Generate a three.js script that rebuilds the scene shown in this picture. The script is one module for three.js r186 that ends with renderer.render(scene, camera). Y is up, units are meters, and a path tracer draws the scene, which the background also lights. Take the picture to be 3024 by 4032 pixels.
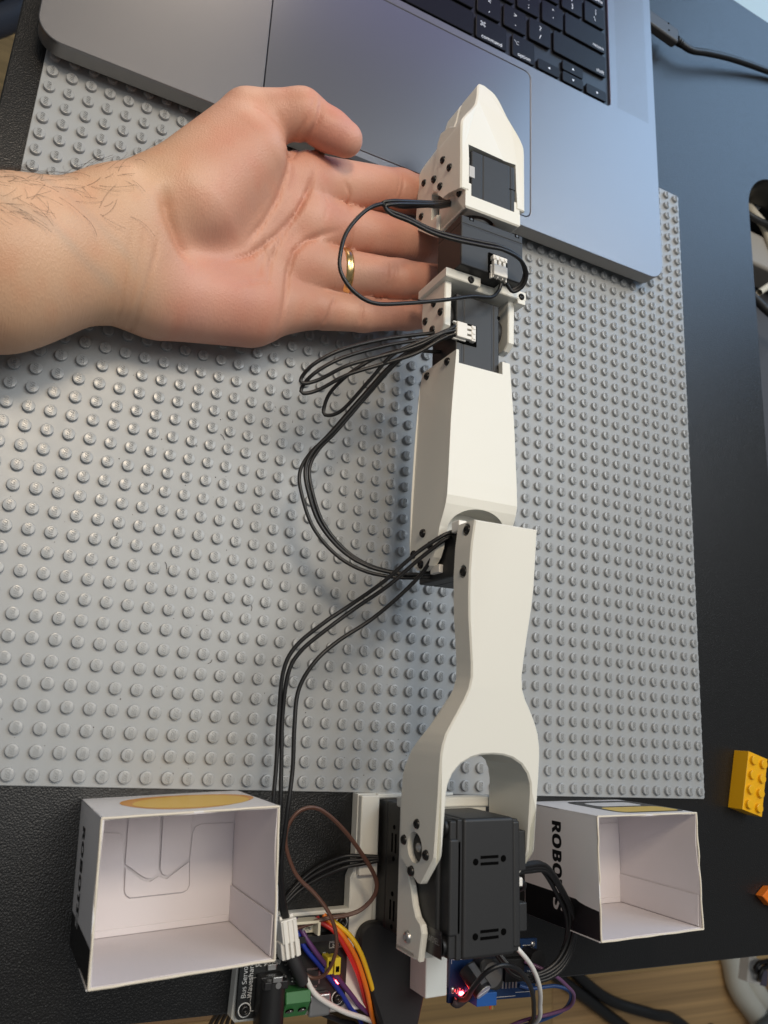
import * as THREE from 'three';
import { RoundedBoxGeometry } from 'three/addons/geometries/RoundedBoxGeometry.js';
import { mergeGeometries, toCreasedNormals } from 'three/addons/utils/BufferGeometryUtils.js';
import { FontLoader } from 'three/addons/loaders/FontLoader.js';
import { RectAreaLightUniformsLib } from 'three/addons/lights/RectAreaLightUniformsLib.js';
import { Brush, Evaluator, SUBTRACTION } from 'three-bvh-csg';

// ---------------------------------------------------------------- camera, light, exposure
RectAreaLightUniformsLib.init();
const scene = new THREE.Scene();
const camera = new THREE.PerspectiveCamera(67.144, 768 / 1024, 0.02, 20);
const eye = new THREE.Vector3(-0.171018, 0.317555, 0.161846);
camera.position.copy(eye);
camera.up.set(-0.17313893, 0.20518282, -0.96328756);
camera.lookAt(eye.clone().add(new THREE.Vector3(0.42900281, -0.8646877, -0.26128869)));
camera.focus = 0.34;
camera.userData.fStop = 16;

const renderer = new THREE.WebGLRenderer({ antialias: true });
renderer.setSize(768, 1024);
renderer.toneMapping = THREE.LinearToneMapping;
renderer.toneMappingExposure = 0.84;
renderer.shadowMap.enabled = true;

scene.background = new THREE.Color().setRGB(0.16, 0.163, 0.168);   // even grey ambient fill, added in place of the unseen room
scene.backgroundIntensity = 1;

function areaLamp(name, label, category, at, target, w, h, color, power, glow) {
  const g = new THREE.Group(); g.name = name; g.userData = { label, category };
  g.position.set(...at); g.lookAt(...target); scene.add(g);
  const back = new THREE.Mesh(new RoundedBoxGeometry(w + 0.03, h + 0.03, 0.02, 2, 0.006), new THREE.MeshStandardMaterial({ color: 0xdddddd, roughness: 0.6 }));
  back.name = 'frame'; back.position.z = -0.016; g.add(back);
  const m = new THREE.MeshStandardMaterial({ color: 0x000000, emissive: new THREE.Color().setRGB(...color), emissiveIntensity: glow, roughness: 1 });
  const face = new THREE.Mesh(new THREE.PlaneGeometry(w, h), m); face.name = 'light_panel'; face.position.z = -0.004; g.add(face);
  const l = new THREE.RectAreaLight(new THREE.Color().setRGB(...color), power, w, h);
  l.position.set(...at); l.lookAt(...target); scene.add(l);
}
areaLamp('desk_lamp', 'warm white lamp head hanging over the far end of the desk', 'lamp', [-0.185, 0.76, -0.22], [-0.14, 0, 0.02], 0.14, 0.14, [1, 0.82, 0.61], 45, 4);
areaLamp('ceiling_lamp', 'square ceiling lamp above the desk', 'lamp', [0.16, 1.5, -0.12], [0.05, 0, 0.05], 0.46, 0.46, [1, 0.93, 0.83], 4.6, 3);
areaLamp('fill_panel', 'broad pale fill panel added overhead', 'fill light', [-0.35, 2.0, -0.25], [-0.05, 0, 0.05], 1.3, 1.3, [0.90, 0.95, 1], 0.8, 0.8);  // unseen soft source, added overhead to lift the shadows
areaLamp('window', 'bright window beyond the right end of the desk', 'window', [1.15, 0.72, -1.19], [0.1, 0.05, -0.1], 0.78, 0.78, [0.40, 0.63, 0.95], 2.4, 2);
areaLamp('high_fill', 'pale fill light added high beyond the desk', 'window', [0.82, 1.60, -0.62], [0.08, 0, 0.05], 0.8, 0.8, [0.90, 0.96, 1], 5.2, 2);  // added source, no real skylight: brightens the plate from the right

// ---------------------------------------------------------------- helpers
const font = await new FontLoader().loadAsync('fonts/droid/droid_sans_bold.typeface.json');
const fontR = await new FontLoader().loadAsync('fonts/droid/droid_sans_regular.typeface.json');
let seed = 7;
const rnd = () => { seed = (seed * 1664525 + 1013904223) >>> 0; return seed / 4294967296; };
const V = (x, y, z) => new THREE.Vector3(x, y, z);
const lerp = (a, b, t) => a + (b - a) * t;
const clamp = (x, a, b) => Math.min(b, Math.max(a, x));
const pw = (table) => (x) => {            // piecewise linear
  if (x <= table[0][0]) return table[0][1];
  for (let i = 1; i < table.length; i++) if (x <= table[i][0]) return lerp(table[i - 1][1], table[i][1], (x - table[i - 1][0]) / (table[i][0] - table[i - 1][0]));
  return table[table.length - 1][1];
};
function clean(g) {
  g = g.index ? g.toNonIndexed() : g;
  for (const k of Object.keys(g.attributes)) if (!['position', 'normal', 'uv'].includes(k)) g.deleteAttribute(k);
  if (!g.attributes.uv) g.setAttribute('uv', new THREE.BufferAttribute(new Float32Array(g.attributes.position.count * 2), 2));
  if (!g.attributes.normal) g.computeVertexNormals();
  g.clearGroups(); g.morphAttributes = {};
  return g;
}
const merge = (a) => { a = [].concat(a).map(clean); return a.length === 1 ? a[0] : mergeGeometries(a, false); };
function M(name, geos, mat, parent, extra) {      // geometry given in millimetres
  const g = merge(geos); g.scale(0.001, 0.001, 0.001);
  const m = new THREE.Mesh(g, mat); m.name = name; m.castShadow = m.receiveShadow = true;
  if (extra) Object.assign(m.userData, extra);
  if (parent) parent.add(m);
  return m;
}
const used = {};
const numbered = (n) => { const k = used[n] = (used[n] ?? -1) + 1; return k ? `${n}_${String(k).padStart(3, '0')}` : n; };
function thing(name, label, category, [x, y, z] = [0, 0, 0], turn = 0, extra = {}) {   // position in mm
  const o = new THREE.Group(); o.name = numbered(name); o.userData = { label, category, ...extra };
  o.position.set(x / 1000, y / 1000, z / 1000); o.rotation.y = turn; scene.add(o); return o;
}
function solo(name, label, category, geos, mat, at = null, extra = {}) {   // a thing that is one mesh, world mm
  const g = merge(geos); g.computeBoundingBox();
  const c = at ? V(...at) : V((g.boundingBox.min.x + g.boundingBox.max.x) / 2, g.boundingBox.min.y, (g.boundingBox.min.z + g.boundingBox.max.z) / 2);
  g.translate(-c.x, -c.y, -c.z);
  const m = M(numbered(name), g, mat, scene, { label, category, ...extra }); m.position.set(c.x / 1000, c.y / 1000, c.z / 1000); return m;
}
const std = (o) => new THREE.MeshStandardMaterial(o);
const lin = (r, g, b) => new THREE.Color().setRGB(r, g, b);
const rbox = (w, h, d, r = 0.5, x = 0, y = 0, z = 0, n = 2) => new RoundedBoxGeometry(w, h, d, n, Math.min(r, w / 2.01, h / 2.01, d / 2.01)).translate(x, y, z);
const bx = (x0, x1, y0, y1, z0, z1, r = 0.4) => rbox(x1 - x0, y1 - y0, z1 - z0, r, (x0 + x1) / 2, (y0 + y1) / 2, (z0 + z1) / 2);
const cyl = (r, h, n = 24, r2 = r) => new THREE.CylinderGeometry(r2, r, h, n);
const shp = (pts) => new THREE.Shape(pts.map(([x, y]) => new THREE.Vector2(x, y)));
const ext = (shape, depth, bevel = 0, seg = 1, curve = 16) => new THREE.ExtrudeGeometry(shape, { depth: depth - 2 * bevel, bevelEnabled: bevel > 0, bevelThickness: bevel, bevelSize: bevel, bevelOffset: -bevel, bevelSegments: seg, curveSegments: curve }).translate(0, 0, bevel);
const plan = (pts, y0, y1, bevel = 0.4) => toCreasedNormals(ext(pts instanceof THREE.Shape ? pts : shp(pts), y1 - y0, bevel), 0.3).rotateX(-Math.PI / 2).translate(0, y0, 0);      // pts (x, -z)
const side = (pts, x0, x1, bevel = 0.4) => toCreasedNormals(ext(pts instanceof THREE.Shape ? pts : shp(pts), x1 - x0, bevel), 0.3).rotateY(Math.PI / 2).translate(x0, 0, 0);          // pts (-z, y)
const front = (pts, z0, z1, bevel = 0.4) => toCreasedNormals(ext(pts instanceof THREE.Shape ? pts : shp(pts), z1 - z0, bevel), 0.3).translate(0, 0, z0);                              // pts (x, y)
const rrect = (w, h, r, cx = 0, cy = 0) => {
  const s = new THREE.Shape(), x = cx - w / 2, y = cy - h / 2;
  s.moveTo(x + r, y); s.lineTo(x + w - r, y); s.absarc(x + w - r, y + r, r, -Math.PI / 2, 0); s.lineTo(x + w, y + h - r); s.absarc(x + w - r, y + h - r, r, 0, Math.PI / 2);
  s.lineTo(x + r, y + h); s.absarc(x + r, y + h - r, r, Math.PI / 2, Math.PI); s.lineTo(x, y + r); s.absarc(x + r, y + r, r, Math.PI, 1.5 * Math.PI); return s;
};
const holeOf = (shape) => new THREE.Path(shape.getPoints(8).reverse());
const curve = (pts, tension = 0.5) => new THREE.CatmullRomCurve3(pts.map((p) => V(...p)), false, 'catmullrom', tension);
const wire = (pts, r, seg = pts.length * 8, rad = 10) => new THREE.TubeGeometry(curve(pts), seg, r, rad, false);
const text = (s, size, f = font, seg = 3) => new THREE.ShapeGeometry(f.generateShapes(s, size), seg);
const widthOf = (g) => { g.computeBoundingBox(); return g.boundingBox.max.x - g.boundingBox.min.x; };
const fitText = (s, width, height, f = font) => { const g = text(s, 10, f); g.computeBoundingBox(); const b = g.boundingBox; g.translate(-b.min.x, -b.min.y, 0); return g.scale(width / (b.max.x - b.min.x), height / (b.max.y - b.min.y), 1); };
const evaluator = new Evaluator(); evaluator.attributes = ['position', 'normal', 'uv']; evaluator.useGroups = false;
function cut(g, tools) {
  let a = new Brush(clean(g)); a.updateMatrixWorld();
  for (const t of [].concat(tools)) { const b = new Brush(clean(t)); b.updateMatrixWorld(); a = evaluator.evaluate(a, b, SUBTRACTION); a.updateMatrixWorld(); }
  return clean(a.geometry);
}
// a prism over a plan outline (x, s) whose top and bottom heights follow s; the rims are rounded by b
function prism(outline, yb, yt, b = 0.8, bt = b, warp = null) {
  const pts = [];
  const n0 = outline.length;
  for (let i = 0; i < n0; i++) {
    const [x0, s0] = outline[i], [x1, s1] = outline[(i + 1) % n0], n = Math.max(1, Math.round(Math.hypot(x1 - x0, s1 - s0) / 1.2));
    for (let k = 0; k < n; k++) pts.push([lerp(x0, x1, k / n), lerp(s0, s1, k / n)]);
  }
  if (THREE.ShapeUtils.isClockWise(pts.map(([x, y]) => new THREE.Vector2(x, y)))) pts.reverse();
  const N = pts.length, nor = pts.map((p, i) => {
    const a = pts[(i + N - 1) % N], c = pts[(i + 1) % N]; let dx = c[0] - a[0], dy = c[1] - a[1]; const l = Math.hypot(dx, dy) || 1; return [dy / l, -dx / l];
  });
  const rings = [];
  const ring = (inset, y) => rings.push(pts.map((p, i) => { const q = [p[0] - nor[i][0] * inset, p[1] - nor[i][1] * inset]; return [q[0], y(p[1]), -q[1]]; }));
  for (const a of [1, 0]) ring(b * a, (s) => yb(s) + b * (1 - a));
  for (const t of [0.25, 0.5, 0.75]) ring(0, (s) => lerp(yb(s) + b, yt(s) - bt, t));
  for (const a of [0, 1]) ring(bt * a, (s) => yt(s) - bt * (1 - a));
  const pos = [], idx = [];
  for (const r of rings) for (const p of r) { const q = warp ? warp(p) : p; pos.push(...q); }
  for (let k = 0; k + 1 < rings.length; k++) for (let i = 0; i < N; i++) { const a = k * N + i, c = k * N + (i + 1) % N; idx.push(a, c, a + N, c, c + N, a + N); }
  const cap = THREE.ShapeUtils.triangulateShape(rings[0].map((p) => new THREE.Vector2(p[0], -p[2])), []);
  const last = (rings.length - 1) * N;
  for (const [a, c, d] of cap) { idx.push(a, d, c); idx.push(last + a, last + c, last + d); }
  const g = new THREE.BufferGeometry(); g.setAttribute('position', new THREE.Float32BufferAttribute(pos, 3)); g.setIndex(idx);
  const uv = new Float32Array(pos.length / 3 * 2); for (let i = 0; i < pos.length / 3; i++) { uv[2 * i] = pos[3 * i] / 40; uv[2 * i + 1] = pos[3 * i + 2] / 40; }
  g.setAttribute('uv', new THREE.BufferAttribute(uv, 2));
  return toCreasedNormals(g, 0.32);
}
// ---------------------------------------------------------------- textures
function noise2(period, sd) {             // periodic value noise
  const t = new Float32Array(period * period); let s = sd; for (let i = 0; i < t.length; i++) { s = (s * 1664525 + 1013904223) >>> 0; t[i] = s / 4294967296; }
  const at = (i, j) => t[((j % period + period) % period) * period + (i % period + period) % period];
  return (u, v) => { const x = u * period, y = v * period, i = Math.floor(x), j = Math.floor(y); let fx = x - i, fy = y - j; fx = fx * fx * (3 - 2 * fx); fy = fy * fy * (3 - 2 * fy);
    return lerp(lerp(at(i, j), at(i + 1, j), fx), lerp(at(i, j + 1), at(i + 1, j + 1), fx), fy); };
}
function tex(n, f, srgb = false, m = n) {
  const d = new Uint8Array(n * m * 4);
  for (let j = 0; j < m; j++) for (let i = 0; i < n; i++) { const c = f(i / n, j / m), k = 4 * (j * n + i); const a = Array.isArray(c) ? c : [c, c, c]; d[k] = clamp(a[0], 0, 1) * 255; d[k + 1] = clamp(a[1], 0, 1) * 255; d[k + 2] = clamp(a[2], 0, 1) * 255; d[k + 3] = 255; }
  const t = new THREE.DataTexture(d, n, m); t.wrapS = t.wrapT = THREE.RepeatWrapping; t.magFilter = THREE.LinearFilter; t.minFilter = THREE.LinearMipmapLinearFilter; t.generateMipmaps = true;
  if (srgb) t.colorSpace = THREE.SRGBColorSpace; t.needsUpdate = true; return t;
}
const rep = (t, x, y = x) => { const c = t.clone(); c.repeat.set(x, y); c.needsUpdate = true; return c; };
function worley(n, sd) {
  const p = new Float32Array(n * n * 3); let s = sd; const r = () => { s = (s * 1664525 + 1013904223) >>> 0; return s / 4294967296; }; for (let i = 0; i < p.length; i++) p[i] = r();
  return (u, v) => { const x = u * n, y = v * n, i = Math.floor(x), j = Math.floor(y); let d1 = 9, h = 0;
    for (let b = -1; b <= 1; b++) for (let a = -1; a <= 1; a++) { const k = 3 * ((((j + b) % n + n) % n) * n + ((i + a) % n + n) % n); const dx = i + a + p[k] - x, dy = j + b + p[k + 1] - y, d = Math.hypot(dx, dy * 0.9); if (d < d1) { d1 = d; h = p[k + 2]; } }
    return [d1, h]; };
}
const nA = noise2(8, 11), nB = noise2(32, 23), nC = noise2(96, 37), nD = noise2(200, 51);
const grain = worley(64, 5);
const deskBump = tex(1024, (u, v) => { const [d, h] = grain(u, v); return (1 - d * 1.15) * (0.45 + 0.55 * h) * 0.8 + 0.2 * nC(u, v); });
const speck = tex(512, (u, v) => 0.5 + 0.5 * (nD(u, v) - 0.5) + 0.35 * (nC(u, v) - 0.5));
const smudge = tex(512, (u, v) => 0.55 * nA(u, v) + 0.3 * nB(u, v) + 0.15 * nC(u, v));
const fineBump = tex(512, (u, v) => nD(u, v) * 0.6 + nC(v, u) * 0.4);
const roughSmudge = tex(512, (u, v) => { const k = 0.62 + 0.25 * (0.5 * nA(u, v) + 0.3 * nB(u, v) + 0.2 * nC(u, v)); return [1, k, 0]; });

// ---------------------------------------------------------------- materials
const mDesk = new THREE.MeshPhysicalMaterial({ color: lin(0.0065, 0.0065, 0.0065), ior: 1.5, roughness: 0.31, bumpMap: deskBump, bumpScale: 0.0001 });
const mPlate = std({ color: lin(0.345, 0.36, 0.368), roughness: 0.5, roughnessMap: rep(roughSmudge, 3), bumpMap: rep(fineBump, 14), bumpScale: 0.000012 });
const mStud = std({ color: lin(0.355, 0.37, 0.378), roughness: 0.24 });
const mAlu = std({ color: lin(0.265, 0.26, 0.265), roughness: 0.36, metalness: 0.92, bumpMap: speck, bumpScale: 0.000012 });
const mPad = std({ color: lin(0.27, 0.272, 0.285), roughness: 0.30, metalness: 0.92 });
const mWhite = std({ color: lin(0.77, 0.76, 0.69), roughness: 0.42, bumpMap: fineBump, bumpScale: 0.000008 });
const mServo = std({ color: lin(0.017, 0.0175, 0.0185), roughness: 0.5, bumpMap: fineBump, bumpScale: 0.00001 });
const mServoB = std({ color: lin(0.011, 0.011, 0.0115), roughness: 0.5, bumpMap: fineBump, bumpScale: 0.00001 });
const mHole = new THREE.MeshPhysicalMaterial({ color: lin(0.002, 0.002, 0.002), roughness: 1, specularIntensity: 0.1 });
const mScrew = std({ color: lin(0.02, 0.019, 0.018), roughness: 0.26, metalness: 0.5 });
const mSteel = std({ color: lin(0.55, 0.54, 0.52), roughness: 0.3, metalness: 1 });
const mJst = std({ color: lin(0.78, 0.76, 0.71), roughness: 0.4 });
const mWire = std({ color: lin(0.006, 0.006, 0.0065), roughness: 0.4, bumpMap: rep(speck, 6, 1), bumpScale: 0.00002 });
const mBlackPlastic = std({ color: lin(0.006, 0.006, 0.0065), roughness: 0.45 });
const mCream = std({ color: lin(0.66, 0.62, 0.48), roughness: 0.45 });

// ---------------------------------------------------------------- floor
{
  const f = new THREE.Group(); f.name = 'floor'; f.userData = { kind: 'structure' }; f.position.y = -0.72; scene.add(f);
  const sub = new THREE.Mesh(new THREE.BoxGeometry(4.4, 0.02, 3.4), std({ color: lin(0.05, 0.035, 0.02), roughness: 1 })); sub.name = 'subfloor'; sub.position.set(0.4, -0.024, -0.2); f.add(sub);
  const woods = [0, 1, 2].map((k) => {
    const n1 = noise2(4, 91 + k), n2 = noise2(16, 61 + k), n3 = noise2(64, 33 + k);
    const t = tex(512, (u, v) => { const w = v + 0.03 * n1(u, v); const g = 0.5 * n2(u * 0.25, w) + 0.3 * n3(u * 0.12, w) + 0.25 * n1(u, w); const a = 0.78 + 0.34 * (g - 0.5); return [0.93 * a, 0.74 * a * (0.98 + 0.02 * k), 0.50 * a]; }, true);
    return std({ map: t, roughness: 0.5 });
  });
  const geo = new RoundedBoxGeometry(1.2, 0.014, 0.14, 1, 0.0007);
  for (let r = 0; r < 20; r++) for (let c = 0; c < 3; c++) {
    const p = new THREE.Mesh(geo, woods[(r * 2 + c * 5) % 3]); p.name = 'plank'; p.receiveShadow = true;
    p.position.set(-0.75 + c * 1.2006 + ((r * 0.37) % 1) * 0.9, -0.007, -1.7 + r * 0.1404 + 0.05); f.add(p);
  }
}
// ---------------------------------------------------------------- desk with its oval cable opening, and the sill behind it
{
  const s = shp([[-205, -272], [900, -272], [900, 405], [-205, 405]]);
  s.holes.push(holeOf(rrect(420, 330, 34, 476.5, 84)));
  const g = plan(s, -25, 0, 0.6);
  const p = g.attributes.position, uv = g.attributes.uv; for (let i = 0; i < p.count; i++) uv.setXY(i, p.getX(i) / 44, p.getZ(i) / 44 + p.getY(i) / 44);
  M('desk', g, mDesk, scene, { kind: 'structure', label: 'black desk top with a fine pebbled surface and a rounded opening', category: 'desk' });
  solo('window_sill', 'pale sill just beyond the far edge of the desk', 'sill', [bx(-400, 1100, -40, -6, -640, -412, 2), bx(300, 1100, -6, 3, -640, -470, 2)], std({ color: lin(0.45, 0.58, 0.64), roughness: 0.5 }), null, { kind: 'structure' });
}
// ---------------------------------------------------------------- studded building plate
{
  const t = thing('building_plate', 'large light grey studded building plate lying on the black desk', 'building plate', [0, 0, 0]);
  const g = plan(rrect(384, 384, 1.2), 0.1, 1.6, 0.25);
  const p = g.attributes.position, uv = g.attributes.uv; for (let i = 0; i < p.count; i++) uv.setXY(i, p.getX(i) / 384, p.getZ(i) / 384);
  M('plate', g, mPlate, t);
  const lg = fontR.generateShapes('LEGO', 1.7); const tg = new THREE.ExtrudeGeometry(lg, { depth: 0.3, bevelEnabled: false, curveSegments: 2 });
  tg.computeBoundingBox(); const b = tg.boundingBox;
  tg.translate(-(b.min.x + b.max.x) / 2, -(b.min.y + b.max.y) / 2, 0).scale(3.5 / (b.max.x - b.min.x), 1, 1);
  { const q = tg.attributes.position; for (let i = 0; i < q.count; i++) q.setX(i, q.getX(i) + 0.22 * q.getY(i)); }
  tg.rotateX(-Math.PI / 2).rotateY(Math.PI / 2).translate(0, 1.68, 0);
  const cap = new THREE.LatheGeometry([[0, 1.7], [2.02, 1.7], [2.2, 1.66], [2.33, 1.55], [2.4, 1.36], [2.4, -0.05]].reverse().map(([x, y]) => new THREE.Vector2(x, y)), 22);
  const geo = merge([toCreasedNormals(clean(cap), 0.3), tg]); geo.scale(0.001, 0.001, 0.001);
  const spots = [];
  for (let r = 0; r < 48; r++) for (let c = 0; c < 48; c++) {
    const q = V(0.188 - 0.008 * c, 0.0016, 0.188 - 0.008 * r), n = q.clone(); camera.updateMatrixWorld(); n.project(camera);
    const seen = Math.abs(n.x) < 1.02 && Math.abs(n.y) < 1.02 && q.z > -0.103;
    spots.push([q, seen ? q.distanceTo(eye) : 9]);
  }
  spots.sort((a, b2) => a[1] - b2[1]);
  for (const [q] of spots.slice(0, 300)) { const m = new THREE.Mesh(geo, mStud); m.name = 'stud'; m.position.copy(q); m.castShadow = m.receiveShadow = true; t.add(m); }
  const rest = spots.slice(300), im = new THREE.InstancedMesh(geo, mStud, rest.length); im.name = 'studs'; im.userData.kind = 'stuff'; im.castShadow = im.receiveShadow = true;
  rest.forEach(([q], i) => im.setMatrixAt(i, new THREE.Matrix4().makeTranslation(q.x, q.y, q.z))); t.add(im);
}
// crumbs and stray hairs on the plate
{
  const g = [];
  for (const [x, z, l, a] of [[-96, 46, 5, 0.5], [-121, 74, 4, 1.3], [-132, 96, 3, 1.6], [-112, 105, 5, 0.9], [-74, 118, 4, 1.2], [-62, 62, 3, 0.4], [-88, 142, 4, 2], [-98, 186, 2.5, 1.4], [-150, 66, 2, 0.6], [-140, 122, 3, 1.9], [150, 40, 2, 1]])
    g.push(wire([[x, 1.9, z], [x + l * 0.25 * Math.cos(a), 2.1, z + l * 0.3 * Math.sin(a)], [x + l * 0.6 * Math.cos(a + 0.3), 1.9, z + l * 0.6 * Math.sin(a + 0.3)]], 0.1, 8, 5));
  for (let i = 0; i < 150; i++) { const x = -175 + 190 * rnd(), z = 20 + 165 * rnd(), s = 0.1 + 0.22 * rnd() * rnd(); g.push(new THREE.IcosahedronGeometry(s, 0).translate(x, 1.65 + s * 0.5, z)); }
  solo('lint', 'specks of lint and short dark hairs scattered over the studded plate', 'lint', g, std({ color: lin(0.09, 0.075, 0.06), roughness: 0.9 }), null, { kind: 'stuff' });
}
// ---------------------------------------------------------------- laptop (local: x right, z from the front edge, y up from the feet)
{
  const t = thing('laptop', 'grey aluminium laptop with black keys lying across the far half of the studded plate', 'laptop', [-196.5, 3.3, -103.2], 0.0146);
  const W = 355.7, D = 248, H = 13;
  const under = prism(rrect(W - 0.6, D - 0.6, 10.5, W / 2, D / 2).getPoints(10).slice(0, -1).map((p) => [p.x, p.y]), () => 1.2, () => H - 2.02, 3.2, 0.05);
  M('base_shell', under, std({ color: lin(0.30, 0.295, 0.29), roughness: 0.5, metalness: 0.9 }), t);
  const deck = rrect(W, D, 11, W / 2, D / 2);
  const KX0 = 37.5, KX1 = 317, KZ0 = 110.6, KZ1 = 226, PX0 = 97.2, PX1 = 254.6, PZ0 = 6.6, PZ1 = 105.5;
  deck.holes.push(holeOf(rrect(KX1 - KX0, KZ1 - KZ0, 3.5, (KX0 + KX1) / 2, (KZ0 + KZ1) / 2)), holeOf(rrect(PX1 - PX0, PZ1 - PZ0, 4.5, (PX0 + PX1) / 2, (PZ0 + PZ1) / 2)));
  const dg = plan(deck, H - 2, H, 0.35); M('deck', dg, mAlu, t);
  M('trackpad', plan(rrect(PX1 - PX0 - 0.7, PZ1 - PZ0 - 0.7, 4.2, (PX0 + PX1) / 2, (PZ0 + PZ1) / 2), H - 1.6, H - 0.12, 0.15), mPad, t);
  M('trackpad_gap', bx(PX0 - 1, PX1 + 1, H - 1.95, H - 1.7, -PZ1 - 1, -PZ0 + 1, 0.05), mHole, t);
  const well = M('keyboard_well', bx(KX0 - 1, KX1 + 1, H - 1.95, H - 1.5, -KZ1 - 1, -KZ0 + 1, 0.05), std({ color: lin(0.006, 0.006, 0.008), roughness: 0.35 }), t);
  // the opening notch in the front edge
  M('thumb_notch', plan(rrect(76, 3.4, 1.6, 178, 0.9), H - 0.9, H + 0.03, 0.2), std({ color: lin(0.05, 0.05, 0.052), roughness: 0.4, metalness: 0.6 }), t);
  // speaker grilles: fields of fine drilled holes
  const hole = new THREE.CircleGeometry(0.26, 6).rotateX(-Math.PI / 2); hole.scale(0.001, 0.001, 0.001);
  const mats = []; for (const x0 of [8, 322]) for (let i = 0; i < 26; i++) for (let k = 0; k < 110; k++) mats.push(new THREE.Matrix4().makeTranslation((x0 + 1 + i * 1.02 + (k % 2) * 0.51) / 1000, (H + 0.015) / 1000, -(113 + k * 1.02) / 1000));
  const grille = new THREE.InstancedMesh(hole, std({ color: lin(0.10, 0.10, 0.105), roughness: 0.6 }), mats.length); grille.name = 'speaker_grille'; grille.userData.kind = 'stuff'; mats.forEach((m, i) => grille.setMatrixAt(i, m)); t.add(grille);
  const mKey = new THREE.MeshPhysicalMaterial({ color: lin(0.004, 0.004, 0.006), roughness: 0.4, specularIntensity: 0.45, bumpMap: fineBump, bumpScale: 0.000006 });
  const mLeg = std({ color: lin(0.6, 0.62, 0.66), roughness: 0.5, emissive: lin(0.55, 0.6, 0.7), emissiveIntensity: 0.6 });  // glow put into the material so the legends look whiter
  const key = (xc, zc, w, h, legends) => {
    const k = M('key', plan(rrect(w, h, 1.6, xc, zc), H - 1.1, H + 0.15, 0.3), mKey, t);
    const gs = [];
    for (const [s, sx, sz, size, al] of legends) {
      let g = typeof s === 'string' ? text(s, size, fontR, 2) : s; const ww = widthOf(g);
      g.translate(al === 'r' ? -ww : al === 'l' ? 0 : -ww / 2, 0, 0); g.rotateX(-Math.PI / 2).translate(xc + sx, H + 0.2, -(zc + sz)); gs.push(g);
    }
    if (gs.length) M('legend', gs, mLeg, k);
  };
  const tri = (a) => new THREE.ShapeGeometry(shp([[-0.9, -0.75], [0.9, -0.75], [0, 0.85]])).rotateZ(a).translate(0.9, 0.7, 0);
  const looped = () => { const g = []; for (const [a, b] of [[-1, -1], [1, -1], [-1, 1], [1, 1]]) g.push(new THREE.RingGeometry(0.42, 0.62, 12).translate(a * 1.12, b * 1.12, 0)); for (const k of [-0.6, 0.6]) { g.push(new THREE.PlaneGeometry(0.2, 2.3).translate(k, 0, 0)); g.push(new THREE.PlaneGeometry(2.3, 0.2).translate(0, k, 0)); } const m = merge(g); m.translate(1.6, 1.6, 0); return m; };
  const opt = () => merge([new THREE.PlaneGeometry(1.2, 0.22).translate(-1.2, 1, 0), new THREE.PlaneGeometry(0.22, 2.5).rotateZ(0.5).translate(-0.1, 0, 0), new THREE.PlaneGeometry(1.2, 0.22).translate(1.1, -1, 0), new THREE.PlaneGeometry(1.2, 0.22).translate(1.2, 1, 0)]);
  const P = 18.65, KW = 16.4, KH = 16.2;
  // modifier row
  key(305.4, 115.9, KW, 7.6, [[tri(-Math.PI / 2), 0.6, -0.7, 1]]);
  key(286.8, 115.9, KW, 7.6, [[tri(Math.PI), 0, -0.7, 1]]);
  key(286.8, 124.3, KW, 7.6, [[tri(0), 0, -0.7, 1]]);
  key(268.1, 115.9, KW, 7.6, [[tri(Math.PI / 2), 0, -0.7, 1]]);
  key(249.4, 120, KW, KH, [['option', 0, -6.6, 2.3], [opt(), -3.6, 2.2, 1]]);
  key(226.4, 120, 21.5, KH, [['command', 0, -6.6, 2.3], [looped(), -6, 1.6, 1]]);
  key(167, 120, 94, KH, []);
  key(107.7, 120, 21.5, KH, []); key(84.9, 120, KW, KH, []); key(66.2, 120, KW, KH, []); key(47.6, 120, KW, KH, []);
  // letter rows
  const two = (a, b) => [[a, 0, 1.5, 3.2], [b, 0, -4.6, 3.2]], one = (a) => [[a, 0, -1.3, 3.4]];
  const row = (zc, start, list) => list.forEach((l, i) => key(start - i * P, zc, KW, KH, l));
  row(138.7, 261.6, [two('?', '/'), two('>', '.'), two('<', ','), one('M'), one('N'), one('B'), one('V'), one('C'), one('X'), one('Z')]);
  key(292.8, 138.7, 41.8, KH, [['shift', 19, -6.2, 2.3, 'r']]); key(60, 138.7, 41, KH, []);
  row(157.4, 271.4, [two('"', "'"), two(':', ';'), one('L'), one('K'), one('J'), one('H'), one('G'), one('F'), one('D'), one('S'), one('A')]);
  key(297.4, 157.4, 32.6, KH, [['return', 14.4, -6.2, 2.3, 'r']]); key(52, 157.4, 26, KH, []);
  row(176.1, 286.9, [two('}', ']'), two('{', '['), one('P'), one('O'), one('I'), one('U'), one('Y'), one('T'), one('R'), one('E'), one('W'), one('Q')]);
  key(305.4, 176.1, KW, KH, two('|', '\\')); key(55, 176.1, 29, KH, []);
  row(194.8, 277.6, [two('+', '='), two('_', '-'), two(')', '0'), two('(', '9'), two('*', '8'), two('&', '7'), two('^', '6'), two('%', '5'), two('$', '4'), two('#', '3'), two('@', '2'), two('!', '1')]);
  key(300.8, 194.8, 26, KH, [['delete', 11.5, -6.2, 2.3, 'r']]);
  // lid, standing open
  const lid = new THREE.Group(); lid.name = 'lid'; lid.position.set(0, H / 1000, -0.243); lid.rotation.x = -0.36; t.add(lid);
  M('lid_shell', plan(rrect(W, 240, 11, W / 2, 120), 0, 4.2, 0.6).rotateX(Math.PI / 2).translate(0, 0, -4.2), mAlu, lid);
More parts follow.
